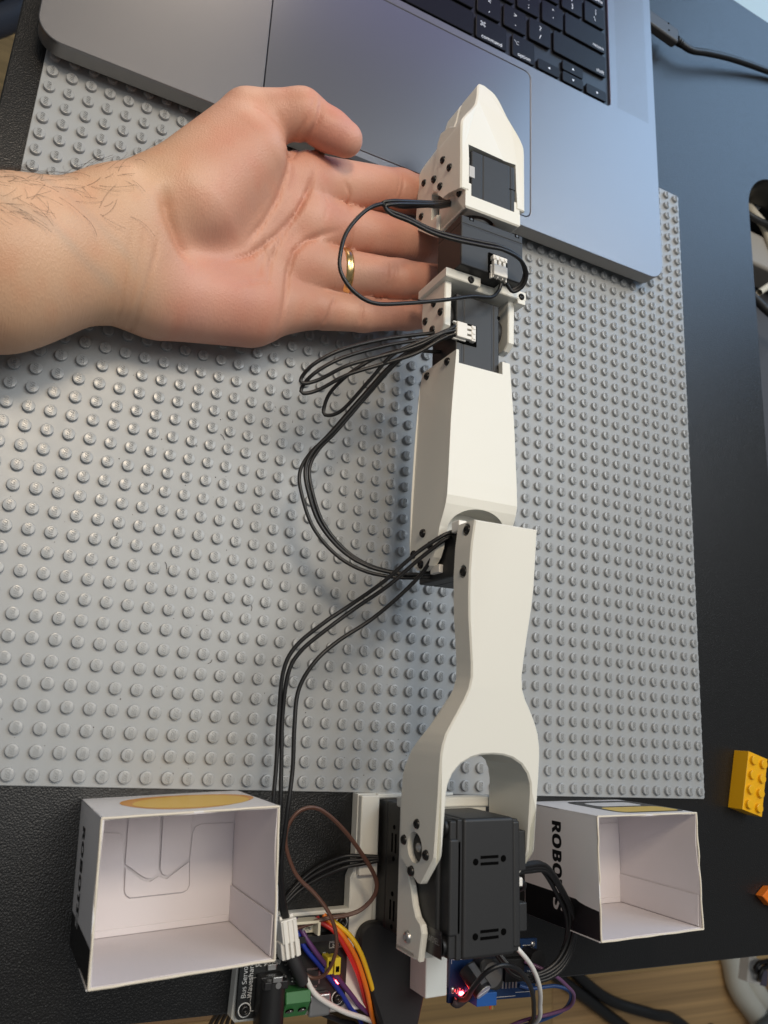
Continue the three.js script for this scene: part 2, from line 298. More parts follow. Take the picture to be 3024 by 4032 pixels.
  const page = tex(256, (u, v) => { const e = 1 - clamp((u - 0.36) / 0.05, 0, 1); return [lerp(0.045, 0.95, e), lerp(0.045, 0.82, e), lerp(0.15, 0.70, e)]; });
  const sg = new THREE.PlaneGeometry(W - 10, 228); sg.translate(W / 2, 121, 0.15);
  M('screen', sg, std({ color: 0x000000, roughness: 0.25, emissive: lin(1, 1, 1), emissiveMap: page, emissiveIntensity: 3.7 }), lid);
}
// cable plugged into the laptop's right side
{
  const t = thing('usb_cable', 'thick black cable with a flat plug in the right side of the laptop', 'cable', [160, 9, -318], 0);
  M('plug', [rbox(30, 6.4, 12, 1.6, 13, 0, 0), rbox(4, 2.6, 8, 0.8, -3, 0, 0)].map((g) => g.rotateY(-0.10)), std({ color: lin(0.05, 0.05, 0.052), roughness: 0.45 }), t);
  M('grip_mark', [cyl(0.7, 0.3, 10).translate(18, 3.25, -3), cyl(0.7, 0.3, 10).translate(18, 3.25, 3)], mHole, t);
  M('strain_relief', [0, 1, 2].map((k) => cyl(3.1 - 0.25 * k, 1.5, 18).rotateZ(Math.PI / 2).translate(29.5 + 2.2 * k, -0.1, 3 + 0.3 * k)).concat(cyl(2.1, 9, 16).rotateZ(Math.PI / 2).translate(32, -0.2, 3.2)), mWire, t);
  M('cord', wire([[33, -0.2, 3.4], [44, 0, 3.8], [60, 0.4, -2], [90, -1.5, -14], [140, -5, -30], [200, -6.4, -44], [280, -6.4, -52]], 2.4, 70, 14), mWire, t);
}
// ---------------------------------------------------------------- robot arm (local: x across, z = -distance along the arm, heights from the desk)
const arm = thing('robot_arm', 'white printed robot arm with black servos stretched out over the studded plate', 'robot arm', [2.4, 0, 185], 0.03);
const screwGeo = (() => { const g = merge([new THREE.LatheGeometry([[0, 0.55], [0.62, 0.55], [0.72, 1.12], [1.15, 1.2], [1.6, 0.85], [1.85, 0.1], [1.85, -0.6]].reverse().map(([x, y]) => new THREE.Vector2(x, y)), 20)]); return g; })();
const crossGeo = () => merge([bx(-1, 1, 0.9, 1.32, -0.22, 0.22, 0.05), bx(-0.22, 0.22, 0.9, 1.32, -1, 1, 0.05)]);
function screw(parent, x, y, z, dir, mat = mScrew, k = 1) {   // dir: the way the head points
  const g = screwGeo.clone().scale(k, k, k); const q = new THREE.Quaternion().setFromUnitVectors(V(0, 1, 0), V(...dir)); g.applyQuaternion(q).translate(x, y, z);
  return M('screw', g, mat, parent);
}
const NX = [-1, 0, 0], PZ = [0, 0, 1], UP = [0, 1, 0];
// servo shells are two or three pieces with a fine joint between them
function seams(axis, cuts, b, r = 0.9) {     // b = [x0,x1,y0,y1,z0,z1]
  const gs = [], i = axis * 2, all = [b[i], ...cuts, b[i + 1]];
  for (let k = 0; k + 1 < all.length; k++) { const c = b.slice(); c[i] = all[k] + (k ? 0.07 : 0); c[i + 1] = all[k + 1] - (k + 2 < all.length ? 0.07 : 0); gs.push(bx(...c, r)); }
  const c = b.slice(); for (let k = 0; k < 6; k++) c[k] += (k % 2 ? -1 : 1) * 0.22; gs.push(bx(...c, 0.2)); return gs;
}
function connector(parent, x, y, z, turn) {   // white three-way plug standing in its socket, wires leaving towards -x before the turn
  const fit = (g) => g.rotateY(turn).translate(x, y, z);
  const sock = M('socket', [bx(-5, -4, -0.2, 0.5, -5, 5), bx(4, 5, -0.2, 0.5, -5, 5), bx(-4, 4, -0.2, 0.5, -5, -4.2), bx(-4, 4, -0.2, 0.5, 4.2, 5), bx(-4.2, 4.2, -0.2, 0.12, -4.4, 4.4)].map(fit), mHole, parent);
  const g = [bx(-6.4, -1.2, -0.6, 2.6, -3.6, 3.6, 0.4), bx(1.2, 3.4, -0.6, 2.2, -3.7, 3.7, 0.3)];
  for (const k of [-2.4, 0, 2.4]) g.push(bx(-1.6, 1.6, -0.6, 1.9, k - 0.75, k + 0.75, 0.2), bx(-7.2, -6, 0.2, 1.6, k - 1.05, k - 0.65, 0.1), bx(1.6, 3.0, 1.8, 2.5, k - 0.5, k + 0.5, 0.15));
  g.push(bx(-7.4, -1, -0.3, 1, -4.2, -3.5, 0.2), bx(-7.4, -1, -0.3, 1, 3.5, 4.2, 0.2));
  return M('plug', g.map(fit), mJst, sock);
}
// base: printed frame, pan servo, turning bracket
{
  const b = M('base_frame', [bx(-22.3, -13.8, 0.1, 9, 6.8, 38, 0.7), plan(shp([[-22.6, -6.5], [-13.8, -6.5], [-13.8, -88], [-69.5, -86], [-71, -84.5], [-69.6, -50.5], [-24.6, -50.5], [-24.6, -39], [-22.6, -35]]), 0.1, 6, 0.5),
    bx(-14, 24, 0.1, 7, 6.4, 8.2, 0.4), bx(-14, 24, 0.1, 5, 8.4, 85, 0.4), bx(1.5, 11.5, 5, 24, 62, 81, 0.6)], mWhite, arm);
  const p = M('pan_servo', seams(1, [14, 27], [-12.4, 16.5, 5.2, 36.4, 8.6, 57], 1), mServoB, arm);
  for (const s of [24, 49]) M('vent', [bx(-12.55, -12.3, 18, 19, s - 3.6, s + 3.6, 0.05), bx(-12.55, -12.3, 21, 22, s - 3.6, s + 3.6, 0.05), cyl(0.9, 0.3, 14).rotateZ(Math.PI / 2).translate(-12.4, 20, s - 6), cyl(0.9, 0.3, 14).rotateZ(Math.PI / 2).translate(-12.4, 20, s + 6)], mHole, p);
  M('turntable', cyl(8, 2.4, 36).translate(2, 37.2, 26), mServoB, p);
}
{
  const left = side(shp([[-4, 38], [-57.5, 38], [-57.5, 55], [-48, 57.2], [-45.2, 56], [-43.4, 52.6], [-40, 50.4], [-34, 48.2], [-29, 44], [-24, 42], [-4, 42]]), -20, -17.3, 0.5);
  const b = M('shoulder_bracket', [left, bx(-19, 19, 38, 40, 4, 57, 0.4), bx(-20, 17, 38, 52, 55.2, 57.6, 0.5), bx(-19.5, 22, 34, 41.2, 4.2, 8.3, 1), bx(-4, 4, 2, 42, 57, 60, 0.6)], mWhite, arm);
  screw(b, -20.1, 47.2, 51.3, NX, mSteel, 1.15);
}
// shoulder servo
{
  const s = M('shoulder_servo', [
    bx(-9.9, 12.6, 39.4, 67.7, 8.6, 54.8, 1.3), bx(-15.4, -10.1, 39.4, 67.5, 15.4, 47, 0.9), bx(-12.4, -10.1, 39.4, 67.5, 8.8, 54.6, 0.6), bx(-15.2, -11, 39.6, 60, 9, 54.4, 0.6), bx(-17, -14.8, 40, 61.8, 15, 54, 1.2), bx(-15, 15, 40, 66.8, 9.4, 54.2, 0.6),
    bx(12.2, 15.6, 40, 67.2, 10, 53, 1), bx(15, 18.6, 40.4, 66.6, 13.6, 27.6, 0.5), bx(15, 18.9, 40.4, 66.6, 38.4, 48, 0.5),
  ], mServo, arm);
  for (const z of [22.9, 47.2]) M('vent', [cyl(1.15, 0.4, 18).translate(-4.6, 67.65, z + 0.4), cyl(1.15, 0.4, 18).translate(7.5, 67.65, z - 0.2), bx(-2.5, 5.3, 67.4, 67.83, z - 1.5, z - 0.5, 0.05), bx(-2.5, 5.3, 67.4, 67.83, z + 0.7, z + 1.7, 0.05)], mHole, s);
  M('boss', cyl(3.2, 4, 28).rotateZ(Math.PI / 2).translate(-14.2, 62.8, 12), mBlackPlastic, s); M('boss', cyl(3.3, 4.6, 28).rotateZ(Math.PI / 2).translate(-14, 62.6, 50.8), mBlackPlastic, s);
  M('horn', [cyl(9.5, 2.2, 40).rotateZ(Math.PI / 2).translate(-18, 53.5, 20), cyl(9.5, 2.2, 40).rotateZ(Math.PI / 2).translate(17.6, 53.5, 20)], mBlackPlastic, s);
  M('label_plate', bx(-17.12, -16.9, 49.5, 65.5, 45.6, 54.4, 0.08), std({ color: lin(0.012, 0.012, 0.013), roughness: 0.25 }), s);
  M('label_text', fitText('DYNAMIXEL', 13.2, 1.9, fontR).applyMatrix4(new THREE.Matrix4().makeBasis(V(0, 1, 0), V(0, 0, -1), V(-1, 0, 0))).translate(-17.2, 50.8, 50.2), std({ color: lin(0.35, 0.34, 0.32), roughness: 0.4, side: THREE.DoubleSide }), s);
  M('socket', [bx(13, 16.4, 52, 65, 29, 37, 0.3)], mHole, s); M('plug', [bx(15, 17.4, 54, 66.2, 30, 33, 0.4), bx(15, 17.4, 54, 64, 33.6, 36, 0.4)], mJst, s);
}
// upper arm
const upperPts = [[-15, 99], [-15.8, 90], [-15.8, 79], [-15.3, 71], [-14.5, 62.6], [-13.2, 54], [-12, 46], [-11.6, 41], [-12.3, 37], [-14, 33], [-16.4, 28.6], [-19, 24], [-20.8, 20.6], [-21.8, 17], [-22.2, 13.7], [-22.2, 6], [-22, 0], [-21.8, -20], [-21.6, -26], [-21.4, -31.5],
  [-18.6, -31.5], [-18.6, 0], [-18.2, 3.4], [-16.6, 7], [-13.6, 10.3], [-9.2, 12.6], [-5, 13.6], [0, 13.9], [5, 13.6], [9.2, 12.6], [13.6, 10.3], [16.6, 7], [18.2, 3.4], [18.6, 0], [18.6, -31.5],
  [21.4, -31.5], [21.6, -26], [21.9, -20], [22, 0], [22.1, 6], [22, 13.7], [21.6, 17], [20.6, 21.5], [18.6, 26], [16, 30.4], [13.7, 34], [12.1, 37.5], [11.4, 42], [11.8, 48], [12.8, 58], [14, 68], [14.5, 76], [14.5, 86], [14.4, 99]];
{
  const yt = pw([[-32, 57.6], [-21.5, 67.3], [-20.5, 67.6], [100, 81.8]]), yb = pw([[-32, 56], [-25, 42.2], [-3, 42], [4, 43], [8.5, 45.2], [14, 49.6], [20.7, 56.6], [26, 60], [31, 61.8], [40, 63.6], [55, 65.6], [73, 67.2], [100, 69.4]]);
  const g0 = prism(upperPts, yb, yt, 0.6);
  const rot = (g, y, s) => g.rotateZ(Math.PI / 2).translate(0, y, -s);
  const g = cut(g0, [rot(cyl(5.4, 8, 40), 53.5, -20).translate(-20.4, 0, 0), rot(cyl(2.5, 2.4, 24), 76.2, 96).translate(-15.3, 0, 0), rot(cyl(2.5, 2.4, 24), 74.8, 80).translate(-15.9, 0, 0)]);
  const u = M('upper_arm', g, mWhite, arm);
  for (const [s, y] of [[-11.7, 55.1], [-18.5, 45.6], [-21.2, 61.9], [-28.3, 51.4]]) screw(u, -21.7, y, -s, NX);
  screw(u, -14.6, 76.2, -96, NX, mScrew, 1.08); screw(u, -15.1, 74.8, -80, NX, mScrew, 1.08);
  const h = M('horn_centre', [cyl(5.2, 1, 32).rotateZ(Math.PI / 2).translate(-18.9, 53.5, 20), cyl(3, 1.4, 24).rotateZ(Math.PI / 2).translate(-19.2, 53.5, 20)], mBlackPlastic, u);
  screw(u, -19.6, 53.5, 20, NX, mSteel, 0.95);
}
// elbow servo, hanging under the end of the upper arm
{
  const s = M('elbow_servo', seams(0, [-6, 6], [-12.6, 11.8, 35.6, 69.6, -99.4, -80], 0.8).concat([cyl(8, 1.8, 32).rotateZ(Math.PI / 2).translate(-13.2, 45.3, -92), cyl(8, 1.6, 32).rotateZ(Math.PI / 2).translate(12.6, 45.3, -92)]), mServoB, arm);
  M('plug', [bx(-14.4, -10.6, 64, 69.4, -101.4, -97, 0.4), bx(-14.4, -11.6, 48, 55, -86, -82.6, 0.4)], mJst, s);
}
// forearm
{
  const w = pw([[84, 17.2], [112, 17.2], [147, 15.9], [176.5, 13.7]]);
  const prof = [[176.4, 65], [176.4, 36.4], [170, 35.2], [97, 35], [92, 35.6], [87.6, 38], [84.8, 42], [84.2, 46.5], [85.6, 51.5], [88.4, 55], [92, 57.2], [100.5, 59.6], [106, 62.6], [109, 64], [112.5, 64.9], [120, 65.1]];
  const dense = []; prof.forEach(([s, y], i) => { const [s1, y1] = prof[(i + 1) % prof.length], n = Math.max(1, Math.round(Math.abs(s1 - s) / 8)); for (let k = 0; k < n; k++) dense.push([-lerp(s, s1, k / n), lerp(y, y1, k / n)]); });
  let g = ext(shp(dense.map(([a, y]) => [a, y])), 2, 0.045, 2).translate(0, 0, -1);      // depth -1..1, widened below
  // shape x is -s: turn so that local z = -s
  const p = g.attributes.position; for (let i = 0; i < p.count; i++) { const ns = p.getX(i), y = p.getY(i), d = p.getZ(i); p.setXYZ(i, d * w(-ns), y, ns); }
  g.deleteAttribute('normal'); g.computeVertexNormals();
  { // the winding flips when x and z change places
    const a = g.attributes.position.array, u = g.attributes.uv.array; for (let i = 0; i < a.length; i += 9) for (let k = 0; k < 3; k++) { const t0 = a[i + 3 + k]; a[i + 3 + k] = a[i + 6 + k]; a[i + 6 + k] = t0; } g.computeVertexNormals(); }
  const ell = new THREE.Shape(); ell.moveTo(-13.6, -60); ell.lineTo(-13.6, -100.5); for (let k = 0; k <= 24; k++) { const a = Math.PI - Math.PI * k / 24; ell.lineTo(13.6 * Math.cos(a), -(100.5 + 8.2 * Math.sin(a))); } ell.lineTo(13.6, -60);
  const arch = ext(ell, 28).rotateX(Math.PI / 2); arch.translate(0, 80, 0); const gap = bx(-13.6, 13.6, 20, 60, -100, -60, 0.05);
  const slot = bx(-12.5, 9.8, 20, 90, -190, -170.4, 0.05);
  const ear = bx(10, 14.4, 60, 90, -190, -176.0, 0.05);
  const hollow = bx(-11.6, 10.6, 30, 62.2, -175, -112, 0.3);
  const rot = (x, y, s) => cyl(2.4, 2, 20).rotateZ(Math.PI / 2).translate(x, y, -s);
  g = cut(g, [arch, gap, slot, hollow, rot(-15.2, 58.3, 173.2), rot(-15.2, 41.3, 173), rot(-17.8, 45.8, 122)]);
  const f = M('forearm', g, mWhite, arm);
  screw(f, -13.9, 58.3, -173.2, NX); screw(f, -14, 41.3, -173, NX);
  for (const [s, y] of [[99.8, 46.4], [92, 39.0], [86.8, 45.4], [93.6, 52.6]]) screw(f, -17.2, y, -s, NX);
}
// wrist servo
{
  const s = M('wrist_servo', seams(0, [-8.6, 6.9], [-12.3, 10.3, 42, 62, -204.8, -171, ], 0.8).concat([bx(10, 11.4, 43, 60, -200, -190, 0.4), cyl(7.6, 2, 32).rotateZ(Math.PI / 2).translate(-13.2, 52.4, -195), cyl(7, 2.6, 32).rotateZ(Math.PI / 2).translate(12.4, 52.4, -195)]), mServo, arm);
  for (const z of [-198.8, -174.7]) M('joint_recess', bx(9.3, 10.6, 61.2, 62.15, z - 0.8, z + 0.8, 0.1), mHole, s);
  connector(s, -6.8, 62, -186.4, 0);
}
// wrist bracket (fork round the wrist servo, plate behind the roll servo)
{
  const pl = front(shp([[-20.6, 43.2], [21.4, 43.2], [21.4, 66.8], [6.6, 66.8], [6.6, 63.2], [-3, 63.2], [-3, 66.8], [-20.6, 66.8]]), -212.4, -208, 0.4);
  const mk = (x0, x1) => side(shp([[208.6, 43.8], [197, 43.2], [192, 44.4], [189, 47.4], [184.8, 55], [184.8, 59.6], [187.6, 63], [208.6, 63.4]]), x0, x1, 0.5);
  const wing = [bx(17, 21.3, 59, 66.7, -212.3, -206, 0.4)];
  const w = M('wrist_bracket', [pl, mk(-18.8, -15.4), mk(14.4, 17.8)].concat(wing), mWhite, arm);
  for (const [s, y] of [[201.4, 54.2], [194.6, 60], [196, 47], [189.2, 53.4]]) screw(w, -18.6, y, -s, NX);
  screw(w, -8, 66.6, -209.8, [0, 1, 0.2], mScrew, 0.9); screw(w, 19, 66.4, -209.6, UP, mScrew, 0.9);
}
// roll servo
{
  const s = M('roll_servo', seams(2, [-232.4], [-16.3, 16.4, 52, 71.6, -236.6, -212.4], 0.7).concat([cyl(8, 2.4, 36).rotateX(Math.PI / 2).translate(-4, 62, -237.6)]), mServo, arm);
  for (const x of [-11.1, 13.2]) M('joint_recess', bx(x - 1.2, x + 1.2, 70.8, 71.7, -236.5, -234.9, 0.1), mHole, s);
  for (const x of [-11.1, 13.2]) M('screw_head', cyl(0.6, 0.3, 12).translate(x, 71.62, -235.6), std({ color: lin(0.1, 0.1, 0.1), metalness: 1, roughness: 0.4 }), s);
  connector(s, 2.6, 71.6, -217.4, Math.PI / 2);
}
// gripper: base with one fixed shell below, a hinged shell above, its servo between them
{
  const arcCut = new THREE.Shape(); arcCut.moveTo(-14.8, 50); arcCut.lineTo(-13.6, 50); for (let k = 0; k <= 20; k++) { const a = Math.PI - Math.PI * k / 20; arcCut.lineTo(-3 + 10.6 * Math.cos(a), 60 + 9.4 * Math.sin(a)); } arcCut.lineTo(7.6, 58); arcCut.lineTo(14.4, 58); arcCut.lineTo(14.4, 72.4); arcCut.lineTo(-14.8, 72.4);
  const back = front(arcCut, -247.4, -240.4, 0.6);
  const g = M('gripper_base', [back, bx(-14.8, -11.6, 62, 72.4, -253, -246.5, 0.5), bx(11, 14.4, 62, 72.4, -252.4, -246.5, 0.5), side(shp([[240.4, 50], [254, 50], [254, 62], [240.4, 71]]), -14.8, -12, 0.4)], mWhite, arm);
  screw(g, -14.8, 67.6, -249.9, NX, mScrew, 0.95);
  const s = M('gripper_servo', seams(0, [-5.9, 9], [-11.9, 11.9, 51, 72.3, -270.4, -246], 0.7).concat([bx(-13, -11.4, 52, 71.4, -267, -246, 0.6), cyl(8, 2.6, 32).rotateZ(Math.PI / 2).translate(-12.8, 56.2, -262), cyl(6.6, 3, 32).rotateZ(Math.PI / 2).translate(12.8, 62, -257)]), mServo, arm);
  M('light_window', bx(-12.9, -10, 66.6, 72.45, -262, -256.2, 0.25), std({ color: lin(0.5, 0.5, 0.5), roughness: 0.25 }), s);
  M('joint', [bx(8.8, 11.95, 72.1, 72.38, -258.4, -258, 0.05)], mHole, s);
  // shells
  const lw = pw([[236, 16.2], [279, 16.4], [282.4, 16.3], [285, 15.5], [288.6, 13.7], [293.5, 10.9], [298.3, 8.5], [304.5, 6.6], [310.3, 5.5], [314, 4.6]]), rw = pw([[236, 16.2], [279, 16.4], [283, 16.2], [287, 15], [292.4, 12.4], [298.3, 9.6], [303.6, 8], [308.1, 6.6], [311.6, 4.8], [314, 2.4]]);
  const outline = (s0, wide = 0) => { const L = [], R = []; for (let s = s0; s <= 314; s += 1.5) { const e = wide * clamp((296 - s) / 12, 0, 1); L.push([-lw(s) - e, s]); R.unshift([rw(s) + e * 0.6, s]); } return L.concat([[-3.6, 314.9], [-1, 315.2]], R); };
  const topY = pw([[240, 72.8], [282, 72.8], [290, 71.9], [298, 70.4], [306, 68.5], [313, 66.8], [320, 65]]);
  let up = prism(outline(248.5, 1.3), (s) => 52.6, topY, 0.7);
  const slotU = bx(-13.4, 12.6, 40, 90, -272.6, -230, 0.05), under = bx(-13.2, 12.8, 40, 64, -288, -230, 0.3);
  // lower rim of the hinge cheek: cut the cheeks to their outline
  const cheek = ext(shp([[240, 40], [253, 40], [253, 57], [252.2, 63], [248.5, 72.9], [240, 80]]), 60).rotateY(Math.PI / 2).translate(-30, 0, 0);
  const cheek2 = ext(shp([[254, 40], [262, 40], [262, 48.4], [257.4, 53.4], [253.2, 57.6], [252, 57]]), 60).rotateY(Math.PI / 2).translate(-30, 0, 0);
  up = cut(up, [slotU, under, cheek, cheek2]);
  const ears = [-17.45, 12.9].map((x) => side(shp([[262, 48.6], [267, 47.2], [272, 48], [277, 50.2], [286, 51.4], [290, 54.6], [288, 62], [283, 69], [276, 71.8], [256, 70], [253.4, 59]]), x, x + 4.2, 0.5));
  const uj = M('upper_jaw', [up, ...ears], mWhite, arm);
  for (const [q, y] of [[272.9, 57.6], [264.9, 63.5], [267.9, 49.8], [260.3, 55.6]]) screw(uj, -17.5, y, -q, NX);
  screw(uj, 16.1, 60, -257, [1, 0, 0]);
  const botY = pw([[236, 29.6], [256, 29.8], [280, 32], [288, 33.6], [296, 36], [304, 38.4], [320, 40]]);
  let low = prism(outline(237.6), botY, () => 51.2, 0.8);
  low = cut(low, [ext(shp([[230, 20], [254.6, 20], [254.6, 29.4], [240.4, 46.5], [237, 52], [230, 52]]), 60).rotateY(Math.PI / 2).translate(-30, 0, 0), bx(-12.6, 12.6, 33.4, 70, -288, -230, 0.3), bx(-30, -10, 45.6, 70, -263, -249, 0.2)]);
  const lj = M('lower_jaw', low, mWhite, arm);
  screw(lj, -16.1, 38.2, -274.2, NX); screw(lj, -16.1, 36.4, -256.8, NX);
}
// short servo leads on the arm, given in world millimetres
const toArm = (p) => { const a = arm.rotation.y, x = p[0] - 2.4, z = p[2] - 185; return [x * Math.cos(a) - z * Math.sin(a), p[1], x * Math.sin(a) + z * Math.cos(a)]; };
const lead = (pts, r = 0.8) => M('servo_lead', wire(pts.map(toArm), r, pts.length * 9, 10), mWire, arm);
const shift = (pts, d) => pts.map((p, i) => { const k = Math.sin(Math.PI * i / (pts.length - 1)); return [p[0] + d[0] * (0.35 + 0.65 * k), p[1] + d[1] * (0.5 + 0.5 * k), p[2] + d[2] * (0.35 + 0.65 * k)]; });
lead([[1, 71, -24.6], [0, 70.4, -21], [-4.9, 72, -15.7], [-15.5, 74, -11.6], [-30, 76, -4.2], [-46.8, 76, 2.7], [-60.8, 76, 7.3], [-69.8, 76, 5.3], [-75.7, 76, -0.7], [-77.1, 77, -7.6], [-75.1, 77, -18.5], [-68.1, 77, -30.5], [-59.9, 76, -37.6], [-50.5, 74, -41.1], [-37.7, 70, -49.3], [-27.5, 64, -56.7], [-17, 58, -66]]);
const two = [[2.4, 73, -24], [5.5, 72.5, -22.4], [8.5, 75, -25], [8.2, 78, -29.6], [2.5, 81, -33], [-7.9, 83, -33], [-17, 82, -32.4], [-29.4, 80, -31.8], [-39.3, 78, -32.6], [-49.6, 77, -34.6], [-57.5, 76, -35.6], [-60.6, 76.4, -37.4], [-57, 77, -39.4], [-49.6, 75.5, -43.2], [-35.6, 69, -52.6], [-25.3, 62, -61.4], [-16, 57, -69]];
lead(two); lead(shift(two, [0.6, 1.2, 2.4]));
const lp = [[-14, 56, -4], [-27.4, 54, 0.6], [-44.3, 52, 7.1], [-61.9, 50, 16.1], [-71.9, 46, 23.5], [-75.5, 42, 29.1], [-74.6, 42, 31.5], [-68.6, 44, 29], [-59.3, 50, 22.6], [-45.3, 55, 16.1], [-33, 60, 10.5], [-23.6, 63.8, 3.6], [-17.4, 64.2, 0.2]];
lead(lp); lead(shift(lp, [1.4, -2.4, 3.2]));
lead([[-12, 48, 1.4], [-17.8, 50, 4.4], [-36.5, 50, 9.4], [-51.4, 46, 18.8], [-59.8, 38, 28.6], [-61.6, 34, 36], [-60.3, 34, 39.3], [-54.8, 38, 36.8], [-47.6, 48, 24.9], [-41.5, 56, 14.9], [-30, 62, 7.4], [-20, 64.4, 0.6], [-17.3, 64, -2]]);
const eb = [[-17.4, 64.2, 2], [-26.5, 60, 6.4], [-38.2, 54, 15.2], [-47.4, 44, 29.7], [-57.4, 36, 46.1], [-63.3, 32, 54.5], [-65.9, 30, 62.6], [-63.9, 30, 72.2], [-57.6, 30, 85], [-47.2, 32, 95.4], [-36, 36, 101.1], [-22.8, 40, 102.7], [-10.9, 46, 101.9], [-3, 50, 100]];
lead(eb); lead(shift(eb, [2.2, -1, -0.6])); lead(shift(eb, [-1.6, -2, 2.2]));
const ps = [[-12, 12, 216.6], [-19.8, 10.6, 217.2], [-26.6, 9, 218.1], [-35.1, 5, 222.4], [-41.9, 2.6, 227.7], [-49, 2, 235]];
lead(ps); lead(shift(ps, [0.6, 0.3, 2.1])); lead(shift(ps, [0.6, -1, -1.9]));
